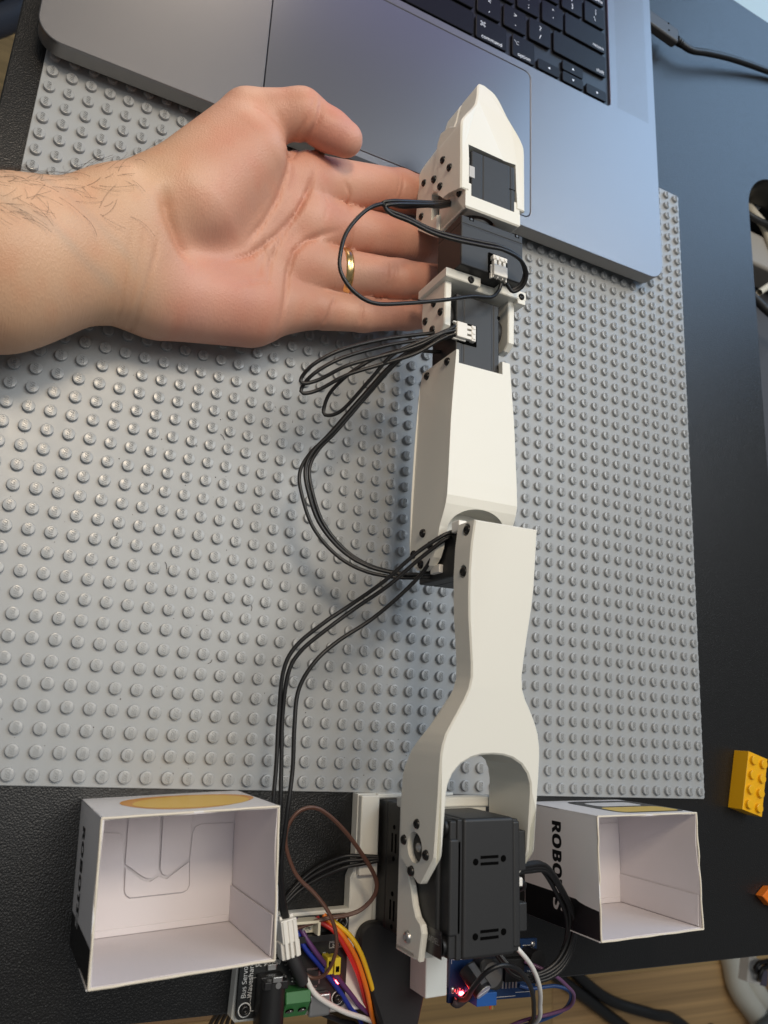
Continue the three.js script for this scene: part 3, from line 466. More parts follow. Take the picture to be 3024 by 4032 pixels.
// ---------------------------------------------------------------- the person's forearm and open hand, one surface
const HAND = (() => {
  const J = {
    D1: [-300, 26, 40, 24], D2: [-298, 20, 52, 24], E1: [-236.6, 28, 16, 20], E2: [-235, 21, 29, 20.5], F1: [-191.8, 37, 5.2, 17], F2: [-188.8, 29, 19.2, 18], W1: [-153.1, 32.6, -22.4, 16.4], W2: [-148.3, 25, -4.4, 16.6],
    I0: [-139.7, 28.6, -36, 14.5], I1: [-80.6, 33, -68.5, 12], I2: [-28.4, 24, -90.8, 10.2], I3: [9.1, 17.4, -102.5, 8.6], I4: [21.3, 20.8, -102, 7.6],
    M0: [-138.4, 23.2, -27.7, 14.5], M1: [-76.1, 29.8, -50.6, 12.2], M2: [-15.8, 21.9, -66.8, 10.1], M3: [14.9, 15.8, -76.7, 8.6], M4: [27.9, 18, -77.9, 7.8],
    R0: [-137.1, 18.6, -17.8, 14.5], R1: [-74.9, 24.6, -31.3, 11.6], R2: [-28.4, 30.2, -38.4, 8.9], R3: [0.1, 30.4, -45.8, 8], R4: [16.2, 32.4, -48.9, 7.2],
    P0: [-136, 17.5, -4.6, 14.5], P1: [-77.1, 20.5, -13.6, 10.6], P2: [-42.1, 23.2, -18.6, 7.6], P3: [-19.5, 23.7, -25.4, 6.9], P4: [-5.1, 25.1, -29.3, 6.2],
    T0: [-135.7, 34.5, -39.6, 16], T1: [-110.2, 41, -81.5, 12.3], T2: [-90, 50, -86.9, 10.2], T3: [-77, 51.6, -83.4, 8.5], T4: [-69.7, 52, -81.8, 7.6],
    N1: [-124.5, 35.9, -37.5, 18.5], N2: [-107.2, 43, -64.5, 15], H1: [-131.2, 21, -0.6, 17.6], H2: [-94, 19.1, -6.1, 15.5],
  };
  const cap = (a, b) => { const A = J[a], B = J[b], d = [B[0] - A[0], B[1] - A[1], B[2] - A[2]], l = d[0] * d[0] + d[1] * d[1] + d[2] * d[2];
    return (x, y, z) => { const t = clamp(((x - A[0]) * d[0] + (y - A[1]) * d[1] + (z - A[2]) * d[2]) / l, 0, 1); const px = x - A[0] - d[0] * t, py = y - A[1] - d[1] * t, pz = z - A[2] - d[2] * t; return Math.sqrt(px * px + py * py + pz * pz) - A[3] - (B[3] - A[3]) * t; }; };
  const smin = (a, b, k) => { const h = Math.max(k - Math.abs(a - b), 0) / k; return Math.min(a, b) - h * h * k * 0.25; };
  const many = (list, k) => (x, y, z) => { let d = list[0](x, y, z); for (let i = 1; i < list.length; i++) d = smin(d, list[i](x, y, z), k); return d; };
  const forearm = many([cap('D1', 'E1'), cap('D2', 'E2'), cap('E1', 'F1'), cap('E2', 'F2'), cap('F1', 'W1'), cap('F2', 'W2')], 22);
  const meta = many([cap('I0', 'I1'), cap('M0', 'M1'), cap('R0', 'R1'), cap('P0', 'P1'), cap('H1', 'H2'), cap('W1', 'I0'), cap('W2', 'P0')], 11);
  const thenar = many([cap('T0', 'T1'), cap('N1', 'N2')], 10);
  const chain = (n, k, r = 2) => many([cap(n + '1', n + '2'), cap(n + '2', n + '3'), cap(n + '3', n + '4')], k);
  const fingers = ['I', 'M', 'R', 'P'].map((n) => chain(n, 2.5)), thumb = chain('T', 3);
  // creases: [points (x, z), width, depth, lowest height]
  const creases = [
    [[[-93, -72], [-92.8, -59], [-94.1, -48.3], [-98.3, -36.3], [-103.3, -27]], 1.3, 1.1], [[[-80, -70], [-80.7, -58], [-84.4, -46], [-91.2, -34.7], [-100.7, -22.3], [-111, -15]], 1.2, 1.2],
    [[[-80, -64.5], [-81.6, -54.8], [-86, -41.6], [-89.8, -31.5], [-91.9, -22.3], [-92.1, -9]], 0.9, 0.7], [[[-61.7, -48.3], [-69.7, -42.6], [-78.2, -36.3], [-82.5, -30], [-83.6, -21], [-83.4, -7], [-83.3, 5.4]], 1.2, 1.1],
    [[[-64.8, -70.2], [-59.9, -68.5], [-58.6, -63.5], [-59.8, -56.6]], 0.9, 0.9], [[[-32.2, -94], [-31, -76]], 0.8, 0.7], [[[-35, -97], [-33.6, -79]], 0.7, 0.4], [[[-37.1, -42], [-35.8, -27]], 0.8, 0.6], [[[-34.6, -42], [-33.4, -27]], 0.7, 0.45], [[[-46.8, -21], [-45.3, -11]], 0.7, 0.6], [[[-57, -52], [-54.8, -39]], 0.9, 0.8], [[[-59.6, -20], [-61, -11.8], [-62.5, -5.2]], 0.8, 0.8],
    [[[-97, -62], [-90, -69], [-85, -79], [-85, -92]], 1.0, 1.0], [[[-99.6, -64], [-93.6, -71], [-88.6, -80], [-88.4, -92]], 0.8, 0.55], [[[-114, -76], [-107, -75], [-99, -74]], 0.8, 0.35],
    [[[-139.6, -11.8], [-139.5, -1.6], [-140.3, 10.1], [-141.7, 21.8], [-142.1, 28]], 0.9, 0.7], [[[-141.7, -30], [-138.2, -20.5], [-132.2, -13.2], [-124, -8]], 2.6, 1.6], [[[-150, -12], [-148.7, 7.9], [-147.4, 21.3]], 0.8, 0.4], [[[-145, -14], [-144.4, 4], [-145, 20]], 0.7, 0.3], [[[-98, -34], [-95, -24], [-97, -12]], 0.9, 0.4], [[[-76, -62], [-71, -55], [-72, -46]], 0.7, 0.35], [[[-106, -5], [-98, -10], [-88, -15]], 0.8, 0.3],
  ];
  const crease = (x, z) => { let s = 0; for (const [p, w, dep] of creases) { let best = 1e9, end = 0; for (let i = 0; i + 1 < p.length; i++) { const ax = p[i][0], az = p[i][1], dx = p[i + 1][0] - ax, dz = p[i + 1][1] - az, l = dx * dx + dz * dz, t = clamp(((x - ax) * dx + (z - az) * dz) / l, 0, 1), q = (x - ax - dx * t) ** 2 + (z - az - dz * t) ** 2; if (q < best) { best = q; end = (i + t) / (p.length - 1); } }
    if (best < w * w * 9) s += dep * Math.exp(-best / (w * w)) * Math.min(1, 4 * end, 4 * (1 - end) + 0.15); } return s; };
  const sdf = (x, y, z) => {
    let d = smin(forearm(x, y, z), meta(x, y, z), 12); d = smin(d, thenar(x, y, z), 7);
    // hollow of the palm
    const hx = (x + 88) / 17, hz = (z + 30) / 22, hy = (y - 46) / 10; const hr = Math.sqrt(hx * hx + hy * hy + hz * hz); d = Math.max(d, Math.min(3, (1 - hr) * 4) > 0 ? d + Math.max(0, 1 - hr) * 2.2 : d);
    let f = 1e9; for (const g of fingers) { const k = g(x, y, z); if (k < 12) f = Math.min(f, smin(d, k, 4.5)); } 
    let r = Math.min(d, f); const th = thumb(x, y, z); r = smin(r, th, 2.2);
    if (Math.abs(r) < 4 && y > 14) r += crease(x, z);
    return r;
  };
  const h = 1.35, x0 = -300, y0 = -22, z0 = -116, nx = Math.round(338 / h), ny = Math.round(104 / h), nz = Math.round(200 / h);
  const F = new Float32Array(nx * ny * nz).fill(9), at = (i, j, k) => (k * ny + j) * nx + i;
  // coarse pass first, then only the cells near the surface
  const step = 5; for (let k = 0; k < nz; k += step) for (let j = 0; j < ny; j += step) for (let i = 0; i < nx; i += step) {
    const c = sdf(x0 + (i + 2) * h, y0 + (j + 2) * h, z0 + (k + 2) * h);
    if (Math.abs(c) > 10 + step * h) { if (c < 0) for (let c2 = k; c2 < Math.min(nz, k + step); c2++) for (let b = j; b < Math.min(ny, j + step); b++) for (let a = i; a < Math.min(nx, i + step); a++) F[at(a, b, c2)] = -9; continue; }
    for (let c2 = k; c2 < Math.min(nz, k + step); c2++) for (let b = j; b < Math.min(ny, j + step); b++) for (let a = i; a < Math.min(nx, i + step); a++) F[at(a, b, c2)] = sdf(x0 + a * h, y0 + b * h, z0 + c2 * h);
  }
  const id = new Int32Array(nx * ny * nz).fill(-1), P = [], I = [];
  const E = [[0, 1], [0, 2], [0, 4], [1, 3], [1, 5], [2, 3], [2, 6], [3, 7], [4, 5], [4, 6], [5, 7], [6, 7]];
  for (let k = 0; k + 1 < nz; k++) for (let j = 0; j + 1 < ny; j++) for (let i = 0; i + 1 < nx; i++) {
    const v = []; let neg = 0; for (let q = 0; q < 8; q++) { const f = F[at(i + (q & 1), j + ((q >> 1) & 1), k + (q >> 2))]; v.push(f); if (f < 0) neg++; }
    if (!neg || neg === 8) continue;
    let sx = 0, sy = 0, sz = 0, n = 0; for (const [a, b] of E) if ((v[a] < 0) !== (v[b] < 0)) { const t = v[a] / (v[a] - v[b]); sx += lerp(a & 1, b & 1, t); sy += lerp((a >> 1) & 1, (b >> 1) & 1, t); sz += lerp(a >> 2, b >> 2, t); n++; }
    id[at(i, j, k)] = P.length / 3; P.push(x0 + (i + sx / n) * h, y0 + (j + sy / n) * h, z0 + (k + sz / n) * h);
  }
  const quad = (a, b, c, d, flip) => { if (a < 0 || b < 0 || c < 0 || d < 0) return; flip ? I.push(a, c, b, a, d, c) : I.push(a, b, c, a, c, d); };
  for (let k = 1; k + 1 < nz; k++) for (let j = 1; j + 1 < ny; j++) for (let i = 1; i + 1 < nx; i++) {
    const f = F[at(i, j, k)] < 0;
    if (f !== F[at(i + 1, j, k)] < 0) quad(id[at(i, j - 1, k - 1)], id[at(i, j, k - 1)], id[at(i, j, k)], id[at(i, j - 1, k)], !f);
    if (f !== F[at(i, j + 1, k)] < 0) quad(id[at(i - 1, j, k - 1)], id[at(i - 1, j, k)], id[at(i, j, k)], id[at(i, j, k - 1)], !f);
    if (f !== F[at(i, j, k + 1)] < 0) quad(id[at(i - 1, j - 1, k)], id[at(i, j - 1, k)], id[at(i, j, k)], id[at(i - 1, j, k)], !f);
  }
  const N = [], UV = [], C = [], n1 = noise2(16, 71), n2 = noise2(40, 73);
  const sm = (a, b, x) => { const t = clamp((x - a) / (b - a), 0, 1); return t * t * (3 - 2 * t); };
  for (let q = 0; q < P.length; q += 3) {
    const [x, y, z] = [P[q], P[q + 1], P[q + 2]], e = 0.7; const g = [sdf(x + e, y, z) - sdf(x - e, y, z), sdf(x, y + e, z) - sdf(x, y - e, z), sdf(x, y, z + e) - sdf(x, y, z - e)]; const l = Math.hypot(...g) || 1; N.push(g[0] / l, g[1] / l, g[2] / l);
    UV.push(x / 46, (z + 0.4 * y) / 46);
    // skin tone: forearm paler and yellower, palm and finger pads pinker, blotchy
    const palm = sm(-150, -118, x), tip = Math.max(sm(10, 0, Math.hypot(x + 74, y - 52, z + 83) - 8), sm(-62, -30, x) * 0.5), b = n1(x / 200 + 5, z / 200 + y / 300 + 5) - 0.5, b2 = n2(x / 200 + 3, z / 200 + 7) - 0.5;
    const pad = 0.9 * Math.exp(-((x + 112) ** 2 + (z - 2) ** 2) / 700) + 0.5 * Math.exp(-((x + 72) ** 2 + (z + 52) ** 2) / 260);
    const vein = Math.max(0, 1 - Math.abs(z - (8 + 0.25 * (x + 170)) + 3 * b) / 3.4) * sm(-142, -156, x) * 0.5 + Math.max(0, 1 - Math.abs(z + 6 - 0.5 * (x + 165)) / 3) * sm(-140, -152, x) * 0.35;
    let r = lerp(0.62, 0.60, palm) + 0.07 * b, gg = lerp(0.385, 0.32, palm) + 0.08 * b + 0.05 * b2, bb = lerp(0.245, 0.225, palm) + 0.06 * b + 0.04 * b2;
    const pk = clamp(0.45 * tip + pad * 0.5 + 0.5 * Math.max(0, b2), 0, 1); gg -= 0.085 * pk; bb -= 0.04 * pk; r -= 0.02 * pk;
    r -= 0.14 * vein; gg -= 0.025 * vein; bb += 0.015 * vein;
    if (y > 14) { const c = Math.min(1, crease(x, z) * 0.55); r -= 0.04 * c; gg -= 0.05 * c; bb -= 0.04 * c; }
    C.push(r, gg, bb);
  }
  const g = new THREE.BufferGeometry(); g.setAttribute('position', new THREE.Float32BufferAttribute(P, 3)); g.setAttribute('normal', new THREE.Float32BufferAttribute(N, 3)); g.setAttribute('uv', new THREE.Float32BufferAttribute(UV, 2)); g.setAttribute('color', new THREE.Float32BufferAttribute(C, 3)); g.setIndex(I);
  return { g, P, N };
})();
{
  const wr1 = noise2(90, 17), wr2 = noise2(150, 19), w = worley(70, 9);
  const skin = tex(1024, (u, v) => { const k = w(u, v)[0]; return 0.5 * clamp(k * 1.2, 0, 1) + 0.3 * wr1(u, v * 0.5) + 0.2 * wr2(u * 0.5, v); });
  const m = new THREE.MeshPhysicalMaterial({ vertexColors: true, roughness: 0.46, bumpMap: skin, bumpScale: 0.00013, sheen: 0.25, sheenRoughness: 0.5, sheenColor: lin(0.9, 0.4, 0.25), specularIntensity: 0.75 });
  const o = V(-300, 0, 45), g = HAND.g; g.translate(-o.x, -o.y, -o.z).scale(0.001, 0.001, 0.001);
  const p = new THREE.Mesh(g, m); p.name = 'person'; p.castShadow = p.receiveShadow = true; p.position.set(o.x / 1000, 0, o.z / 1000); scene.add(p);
  p.userData = { label: 'person reaching in with a bare forearm, open palm turned up under the robot arm', category: 'person' };
  const hairs = [];
  const { P, N } = HAND; const cand = [];
  for (let q = 0; q < P.length; q += 3) if (P[q] > -225 && P[q] < -146 && N[q + 1] > -0.5 && P[q + 2] < -2 + (P[q] + 150) * -0.28) cand.push(q);
  for (let i = 0; i < 420 && cand.length; i++) {
    const q = cand[Math.floor(rnd() * cand.length)]; const dens = clamp((-148 - P[q]) / 45, 0.1, 1); if (rnd() > dens) continue;
    const a = V(P[q] - o.x, P[q + 1], P[q + 2] - o.z), n = V(N[q], N[q + 1], N[q + 2]), ang = -1.6 + 2.2 * rnd() + 0.8 * rnd(), t = V(Math.cos(ang), 0, Math.sin(ang)); t.addScaledVector(n, -t.dot(n)).normalize();
    const L = 4 + 9 * rnd(), lift = 0.15 + 0.5 * rnd() * rnd(), bend = (rnd() - 0.5) * 1.9, b2 = n.clone().cross(t), pts = []; for (let k = 0; k <= 6; k++) { const s = k / 6; pts.push(a.clone().addScaledVector(t, L * s * (1 - 0.12 * s)).addScaledVector(b2, L * 0.5 * bend * s * s).addScaledVector(n, L * (lift * s - (lift - 0.1) * s * s) + 0.05)); }
    hairs.push(new THREE.TubeGeometry(new THREE.CatmullRomCurve3(pts), 9, 0.035 + 0.02 * rnd(), 4));
  }
  M('hair', hairs, std({ color: lin(0.045, 0.026, 0.015), roughness: 0.5 }), p, { kind: 'stuff' });
  // wedding band round the ring finger
  const A = V(-74.9, 24.6, -31.3), B = V(-28.4, 30.2, -38.4), d = B.clone().sub(A).normalize(), c = A.clone().lerp(B, 0.42);
  const band = new THREE.LatheGeometry([[9.9, -1.9], [10.5, -1.9], [10.95, -1.2], [11.1, 0], [10.95, 1.2], [10.5, 1.9], [9.9, 1.9], [9.9, -1.9]].map(([x, y]) => new THREE.Vector2(x, y)), 48);
  band.applyQuaternion(new THREE.Quaternion().setFromUnitVectors(V(0, 1, 0), d)).translate(c.x, c.y, c.z);
  solo('ring', 'plain gold band worn on the third finger of the open hand', 'ring', band, std({ color: lin(0.83, 0.60, 0.27), metalness: 1, roughness: 0.24 }));
}
// ---------------------------------------------------------------- two open cardboard boxes
const mCardOut = std({ color: lin(0.76, 0.75, 0.755), roughness: 0.42 });
const mCardIn = std({ color: lin(0.70, 0.655, 0.665), roughness: 0.85, bumpMap: fineBump, bumpScale: 0.00003 });
const mEdge = std({ color: lin(0.72, 0.66, 0.55), roughness: 0.9 });
const mInk = std({ color: lin(0.006, 0.006, 0.007), roughness: 0.38 });
function cardBox(label, at, turn, hw, hd, tall, textZ, textY, blackFrom, tabs) {
  const t = thing('cardboard_box', label, 'box', at, turn);
  const wob = (g, k) => { const p = g.attributes.position; for (let i = 0; i < p.count; i++) if (p.getY(i) > tall * 0.55) { const f = (p.getY(i) / tall - 0.55) / 0.45; p.setX(i, p.getX(i) + f * k * Math.sin(p.getZ(i) * 0.13 + k * 9) * 0.5); p.setY(i, p.getY(i) + f * 0.35 * Math.sin((p.getX(i) + p.getZ(i)) * 0.21 + k)); } g.computeVertexNormals(); return g; };
  const grid = (w, h, d, x, y, z) => new THREE.BoxGeometry(w, h, d, w > 3 ? 24 : 1, 12, d > 3 ? 24 : 1).translate(x, y, z);
  const wall = (x0, x1, z0, z1, k) => { const g = wob(grid(x1 - x0, tall, z1 - z0, (x0 + x1) / 2, tall / 2, (z0 + z1) / 2), k); return g; };
  M('side_panel', wall(-hw, -hw + 0.45, -hd, hd, 0.5), mCardOut, t); M('side_panel', wall(hw - 0.45, hw, -hd, hd, 0.7), mCardOut, t);
  M('side_panel', wall(-hw, hw, -hd, -hd + 0.45, 0.4), mCardOut, t); M('side_panel', wall(-hw, hw, hd - 0.45, hd, 0.9), mCardOut, t);
  const b = 0.5; M('lining', [wob(grid(0.35, tall - 0.3, 2 * hd - 1, -hw + b + 0.15, tall / 2, 0), 0.5), wob(grid(0.35, tall - 0.3, 2 * hd - 1, hw - b - 0.15, tall / 2, 0), 0.7), wob(grid(2 * hw - 1.6, tall - 0.3, 0.35, 0, tall / 2, -hd + b + 0.15), 0.4), wob(grid(2 * hw - 1.6, tall - 0.3, 0.35, 0, tall / 2, hd - b - 0.15), 0.9)], mCardIn, t);
  // raw, slightly frayed rim
  const rim = []; const rp = [[-hw, -hd], [hw, -hd], [hw, hd], [-hw, hd]]; rp.forEach(([x, z], i) => { const [x1, z1] = rp[(i + 1) % 4], pts = []; for (let k = 0; k <= 16; k++) pts.push([lerp(x, x1, k / 16) * 0.99, tall + 0.1 + 0.35 * Math.sin(k * 1.3 + i) * 0.5 + 0.25 * (rnd() - 0.5), lerp(z, z1, k / 16) * 0.99]); rim.push(wire(pts, 0.42, 48, 6)); });
  M('rim', rim, mEdge, t);
  M('bottom_panel', bx(-hw + 0.6, hw - 0.6, 0.2, 0.7, -hd + 0.6, hd - 0.6, 0.1), mCardIn, t);
  if (tabs) {      // interlocking bottom flaps: tongue and two tucked wings
    const fl = (pts, y, name) => M(name, plan(shp(pts.map(([x, z]) => [x, -z])), y, y + 0.45, 0.08), mCardIn, t);
    fl([[-28, -12.2], [-20.5, -12.1], [-15.2, -11.6], [-13.6, -9.6], [-12.9, -0.8], [-12.3, 8.4], [-11.6, 10.4], [-10, 11.3], [9.4, 11.4], [11.2, 10.6], [11.9, 8.9], [11.4, -0.4], [12, -9.6], [13, -11.8], [15, -12.6], [28, -12.2], [28, 23], [-28, 23]], 0.75, 'bottom_flap');
    fl([[-12.4, -23], [-0.9, -23], [-0.3, 1.4], [-0.8, 3.8], [-2.4, 5], [-4.4, 4.8], [-6.3, 3.8], [-12.4, -0.8]], 1.3, 'bottom_flap'); fl([[0.3, -23], [11.6, -23], [11, -0.6], [5, 3.6], [3, 4.6], [1.4, 4], [0.4, 2]], 1.3, 'bottom_flap');
    fl([[-12.2, 0.4], [-6.6, 5], [-3, 6.2], [-0.2, 4.6], [3, 5.8], [11.2, 0.4], [11.4, 8.6], [10.4, 10.6], [9, 10.9], [-9.8, 10.9], [-11.4, 9.8], [-12, 8.2]], 1.3, 'bottom_tongue');
  } else M('bottom_flap', bx(-hw + 1, hw - 1, 0.75, 1.2, -hd + 11, hd - 1, 0.1), mCardIn, t);
  M('side_flap', wob(new THREE.BoxGeometry(0.4, tall - 2, hd - 11.6, 1, 12, 12).translate(hw - 1.35, tall / 2, (10.4 + hd - 1.2) / 2), 0.7), mCardIn, t);
  M('side_flap', bx(-hw + 2, hw - 2, 0.8, 1.6, hd - 3.4, hd - 1, 0.2), mCardIn, t);
  // print on the left wall: black band, name running down the wall
  const P = []; P.push(new THREE.PlaneGeometry(hd - blackFrom - 0.1, tall - 0.5).rotateY(-Math.PI / 2).translate(-hw - 0.03, tall / 2, (blackFrom + hd) / 2)); M('black_band', P, mInk, t);
  const word = (() => { const g = new THREE.ExtrudeGeometry(font.generateShapes('ROBOTIS', 10), { depth: 0.01, bevelEnabled: true, bevelSize: 0.32, bevelThickness: 0.01, bevelSegments: 1, curveSegments: 4 }); g.computeBoundingBox(); const q = g.boundingBox; g.translate(-q.min.x, -q.min.y, 0); return g.scale((textZ[1] - textZ[0]) / (q.max.x - q.min.x), (textY[1] - textY[0]) / (q.max.y - q.min.y), 1); })(); // reads towards +z with its tops up
  word.rotateY(-Math.PI / 2); word.translate(-hw - 0.07, textY[0], textZ[0]);
  const q = word.attributes.position, ix = word.index ? null : null; M('box_print', word, std({ color: lin(0.006, 0.006, 0.007), roughness: 0.38, side: THREE.DoubleSide }), t);
  const s2 = fitText('S', (textZ[1] - textZ[0]) * 0.125, textY[1] - textY[0]); s2.rotateY(-Math.PI / 2).translate(-hw - 0.1, textY[0], textZ[1] - (textZ[1] - textZ[0]) * 0.125);
  M('box_print', s2, std({ color: lin(0.6, 0.6, 0.6), roughness: 0.4, side: THREE.DoubleSide }), t);
  return t;
}
{
  const a = cardBox('open white cardboard box with interlocking bottom flaps, beside the colourful wires', [-98.7, 0, 218.3], 0.07, 29.3, 24.2, 50, [-16.4, 15.5], [10.6, 17.2], 13.2, true);
  const blob = new THREE.Shape(); for (let k = 0; k <= 48; k++) { const q = k / 48 * 2 * Math.PI, r = 1 + 0.06 * Math.cos(3 * q + 1); const x = -4 - 23.5 * r * Math.cos(q), y = 24 + 18.6 * r * Math.sin(q); k ? blob.lineTo(x, y) : blob.moveTo(x, y); }
  M('sticker', new THREE.ShapeGeometry(blob).rotateY(Math.PI).translate(0, 0, -24.26), std({ color: lin(0.70, 0.30, 0.03), roughness: 0.4, side: THREE.DoubleSide }), a);
  const inner = new THREE.Shape(); inner.absellipse(0, 0, 20.5, 16, 0, 2 * Math.PI); M('sticker_print', new THREE.ShapeGeometry(inner, 40).rotateY(Math.PI).translate(5, 25.5, -24.3), std({ color: lin(0.80, 0.50, 0.06), roughness: 0.4, side: THREE.DoubleSide }), a);
  const c = cardBox('open white cardboard box with a black foot, beside the big servo', [101.6, 0, 218.3], 0.03, 29.6, 24.3, 50, [-18.7, 17.8], [20.4, 26.8], 10.8, false);
  M('sticker', new THREE.ShapeGeometry(rrect(42, 40, 7, -10, 25)).rotateY(Math.PI).translate(0, 0, -24.36), std({ color: lin(0.012, 0.012, 0.013), roughness: 0.4, side: THREE.DoubleSide }), c);
  M('sticker_print', new THREE.ShapeGeometry(rrect(37, 15.5, 4.5, -10, 35)).rotateY(Math.PI).translate(0, 0, -24.4), std({ color: lin(0.72, 0.50, 0.08), roughness: 0.4, side: THREE.DoubleSide }), c);
  M('sticker_print', new THREE.ShapeGeometry(rrect(28, 13, 4, -10, 17.5)).rotateY(Math.PI).translate(0, 0, -24.4), std({ color: lin(0.7, 0.7, 0.7), roughness: 0.4, side: THREE.DoubleSide }), c);
}
// ---------------------------------------------------------------- controller board on the printed frame
const mPcb = std({ color: lin(0.010, 0.011, 0.011), roughness: 0.35, bumpMap: fineBump, bumpScale: 0.00001 });
const mSilk = std({ color: lin(0.62, 0.62, 0.60), roughness: 0.6, side: THREE.DoubleSide });
const mRedLed = () => std({ color: lin(0.5, 0.02, 0.02), emissive: lin(1, 0.05, 0.06), emissiveIntensity: 40, roughness: 0.3 });
function glowRed(x, y, z, power) { const l = new THREE.PointLight(lin(1, 0.04, 0.05), power, 0.25, 2); l.position.set(x / 1000, y / 1000, z / 1000); l.castShadow = true; scene.add(l); }
{
  const t = thing('controller_board', 'black servo controller board with coloured wires, screwed to the white printed frame', 'circuit board', [-44, 6, 254], 0.02);
  const b = M('board', plan(rrect(44, 33, 1.6), 2.2, 3.8, 0.1), mPcb, t), Y = 3.84;
  const flat = (g, x, z, turn = 0) => g.rotateX(-Math.PI / 2).rotateY(turn).translate(x, Y, z);
  const say = (s, size, x, z, turn = 0) => flat(text(s, size, fontR, 2), x, z, turn);
  const frame = (w, h, x, z) => [[w, 0.14, 0, h / 2], [w, 0.14, 0, -h / 2], [0.14, h, w / 2, 0], [0.14, h, -w / 2, 0]].map(([a, c, dx, dz]) => new THREE.PlaneGeometry(a, c).rotateX(-Math.PI / 2).translate(x + dx, Y, z + dz));
  M('board_print', [say('Bus Servo', 1.75, -18.9, 9.6, Math.PI / 2), say('Waveshare', 1.75, -16.6, 9.6, Math.PI / 2), say('DC 9-12.6V', 1.5, -16, -0.6), say('DC+', 1.35, -4.2, 9.4), say('DC-', 1.35, 0.4, 9.4), say('GND', 1.35, 13, -11.2), say('SERVO', 1.35, 15.2, -7.2), say('SERVO', 1.35, 15.2, -4.9), say('A', 1.5, 9.3, -1.6), say('B', 1.5, 9.3, 1.4), say('USB', 1.3, 10.5, 5.6),
    ...frame(12.6, 11, -10.6, 8.5), ...frame(7.2, 1.9, 17.6, -7.8), ...frame(7.2, 1.9, 17.6, -5.5), ...frame(1, 1.8, 12, -2.2), ...frame(1, 1.8, 12, 0.8), ...frame(2, 4, -7.5, -3)], mSilk, b);
  const scr = (x, z) => { M('fixing_ring', new THREE.RingGeometry(2.1, 2.5, 28).rotateX(-Math.PI / 2).translate(x, Y, z), mSilk, b); const s = M('screw', screwGeo.clone().scale(1.15, 1.1, 1.15).translate(x, Y, z), mScrew, b); };
  scr(-18.9, 13.4); scr(18.8, -13.6); scr(18.6, 13.4);
  const jack = M('power_jack', [bx(-15.4, -5.8, Y, Y + 5.5, -0.5 + 2, 20, 0.6), cyl(4.8, 17.5, 32).rotateX(Math.PI / 2).translate(-10.6, Y + 5.4, 11.2), bx(-15.2, -6, Y, Y + 9.6, 2, 5, 0.5)], mBlackPlastic, t);
  M('jack_tab', [bx(-12.4, -8.8, Y + 8.6, Y + 10.5, 0.4, 2.2, 0.2), bx(-11.4, -8, Y + 0.2, Y + 1.2, -1.2, 0.8, 0.2), cyl(1.1, 0.8, 16).translate(-10.2, Y + 10.1, 3.2)], mSteel, jack);
  const term = M('screw_terminal', [side(shp([[-7, Y], [-7, Y + 7], [-10.6, Y + 7.8], [-16.4, Y + 3.6], [-17, Y]]), -5.8, 4.2, 0.3)], std({ color: lin(0.03, 0.15, 0.04), roughness: 0.4 }), t);
  const slope = (g, x) => g.rotateX(0.94).translate(x, Y + 5.55, 13.8);
  for (const x of [-3.3, 1.7]) { M('clamp_hole', slope(cyl(1.6, 0.5, 20), x), mHole, term); M('screw', [slope(cyl(1.35, 0.62, 20), x), slope(bx(-0.25, 0.25, 0.2, 0.45, -1.2, 1.2, 0.03), x)], mSteel, term); }
  const jm = M('jumper', [bx(10.9, 13.4, Y, Y + 6, -3, 3, 0.3), bx(14.0, 16.6, Y, Y + 6, -2.6, 3.4, 0.3)].map((g) => g), std({ color: lin(0.72, 0.55, 0.03), roughness: 0.4 }), t); M('jumper_slot', [bx(11.4, 12.9, Y + 5.6, Y + 6.06, -1.7, 0, 0.05), bx(14.5, 16, Y + 5.6, Y + 6.06, 0.4, 2.4, 0.05)], mHole, jm);
  const hd = M('servo_socket', [bx(-6, 7, Y, Y + 6.4, -16.4, -15.4, 0.2), bx(-6, -4.9, Y, Y + 6.4, -15.6, -11, 0.2), bx(5.9, 7, Y, Y + 6.4, -15.6, -11, 0.2), bx(-5, 6, Y, Y + 1.2, -15.6, -11, 0.1)], mCream, t); M('contact', [-2.6, 0.4, 3.4].map((x) => bx(x - 0.35, x + 0.35, Y + 1, Y + 5, -13.6, -12.9, 0.05)), mSteel, hd);
  M('wire_header', [bx(-3, 16, Y, Y + 4.4, -10.6, -8.2, 0.2)], mBlackPlastic, t);
  M('usb_port', [bx(5.6, 14.6, Y, Y + 3.3, 10, 18, 1)], mSteel, t);
  M('chip', [bx(4.6, 9.8, Y, Y + 0.9, 2.6, 7.8, 0.1)], std({ color: lin(0.012, 0.012, 0.013), roughness: 0.5 }), t);
  const pins = []; for (let k = 0; k < 9; k++) for (const d of [-1, 1]) pins.push(bx(5 + k * 0.52, 5.25 + k * 0.52, Y, Y + 0.3, 5.2 + d * 3 - 0.35, 5.2 + d * 3 + 0.35, 0.02), bx(7.2 + d * 3 - 0.35, 7.2 + d * 3 + 0.35, Y, Y + 0.3, 3 + k * 0.52, 3.25 + k * 0.52, 0.02));
  for (const [x, z, w, d] of [[-4, -1, 1, 1.6], [-2, 1, 1, 1.6], [-4.3, 4.5, 1.4, 2.6], [-1, 5, 0.8, 1.4], [0.6, 5.2, 0.8, 1.4], [2.2, 5.2, 0.8, 1.4], [6.6, -4.4, 1.4, 3.4], [8, 9.4, 2, 1.2], [-8, -2, 1.6, 1], [-8, -5, 1.6, 1]]) pins.push(bx(x - w / 2, x + w / 2, Y, Y + 0.7, z - d / 2, z - d / 2 + d * 0.28, 0.05), bx(x - w / 2, x + w / 2, Y, Y + 0.7, z + d / 2 - d * 0.28, z + d / 2, 0.05));
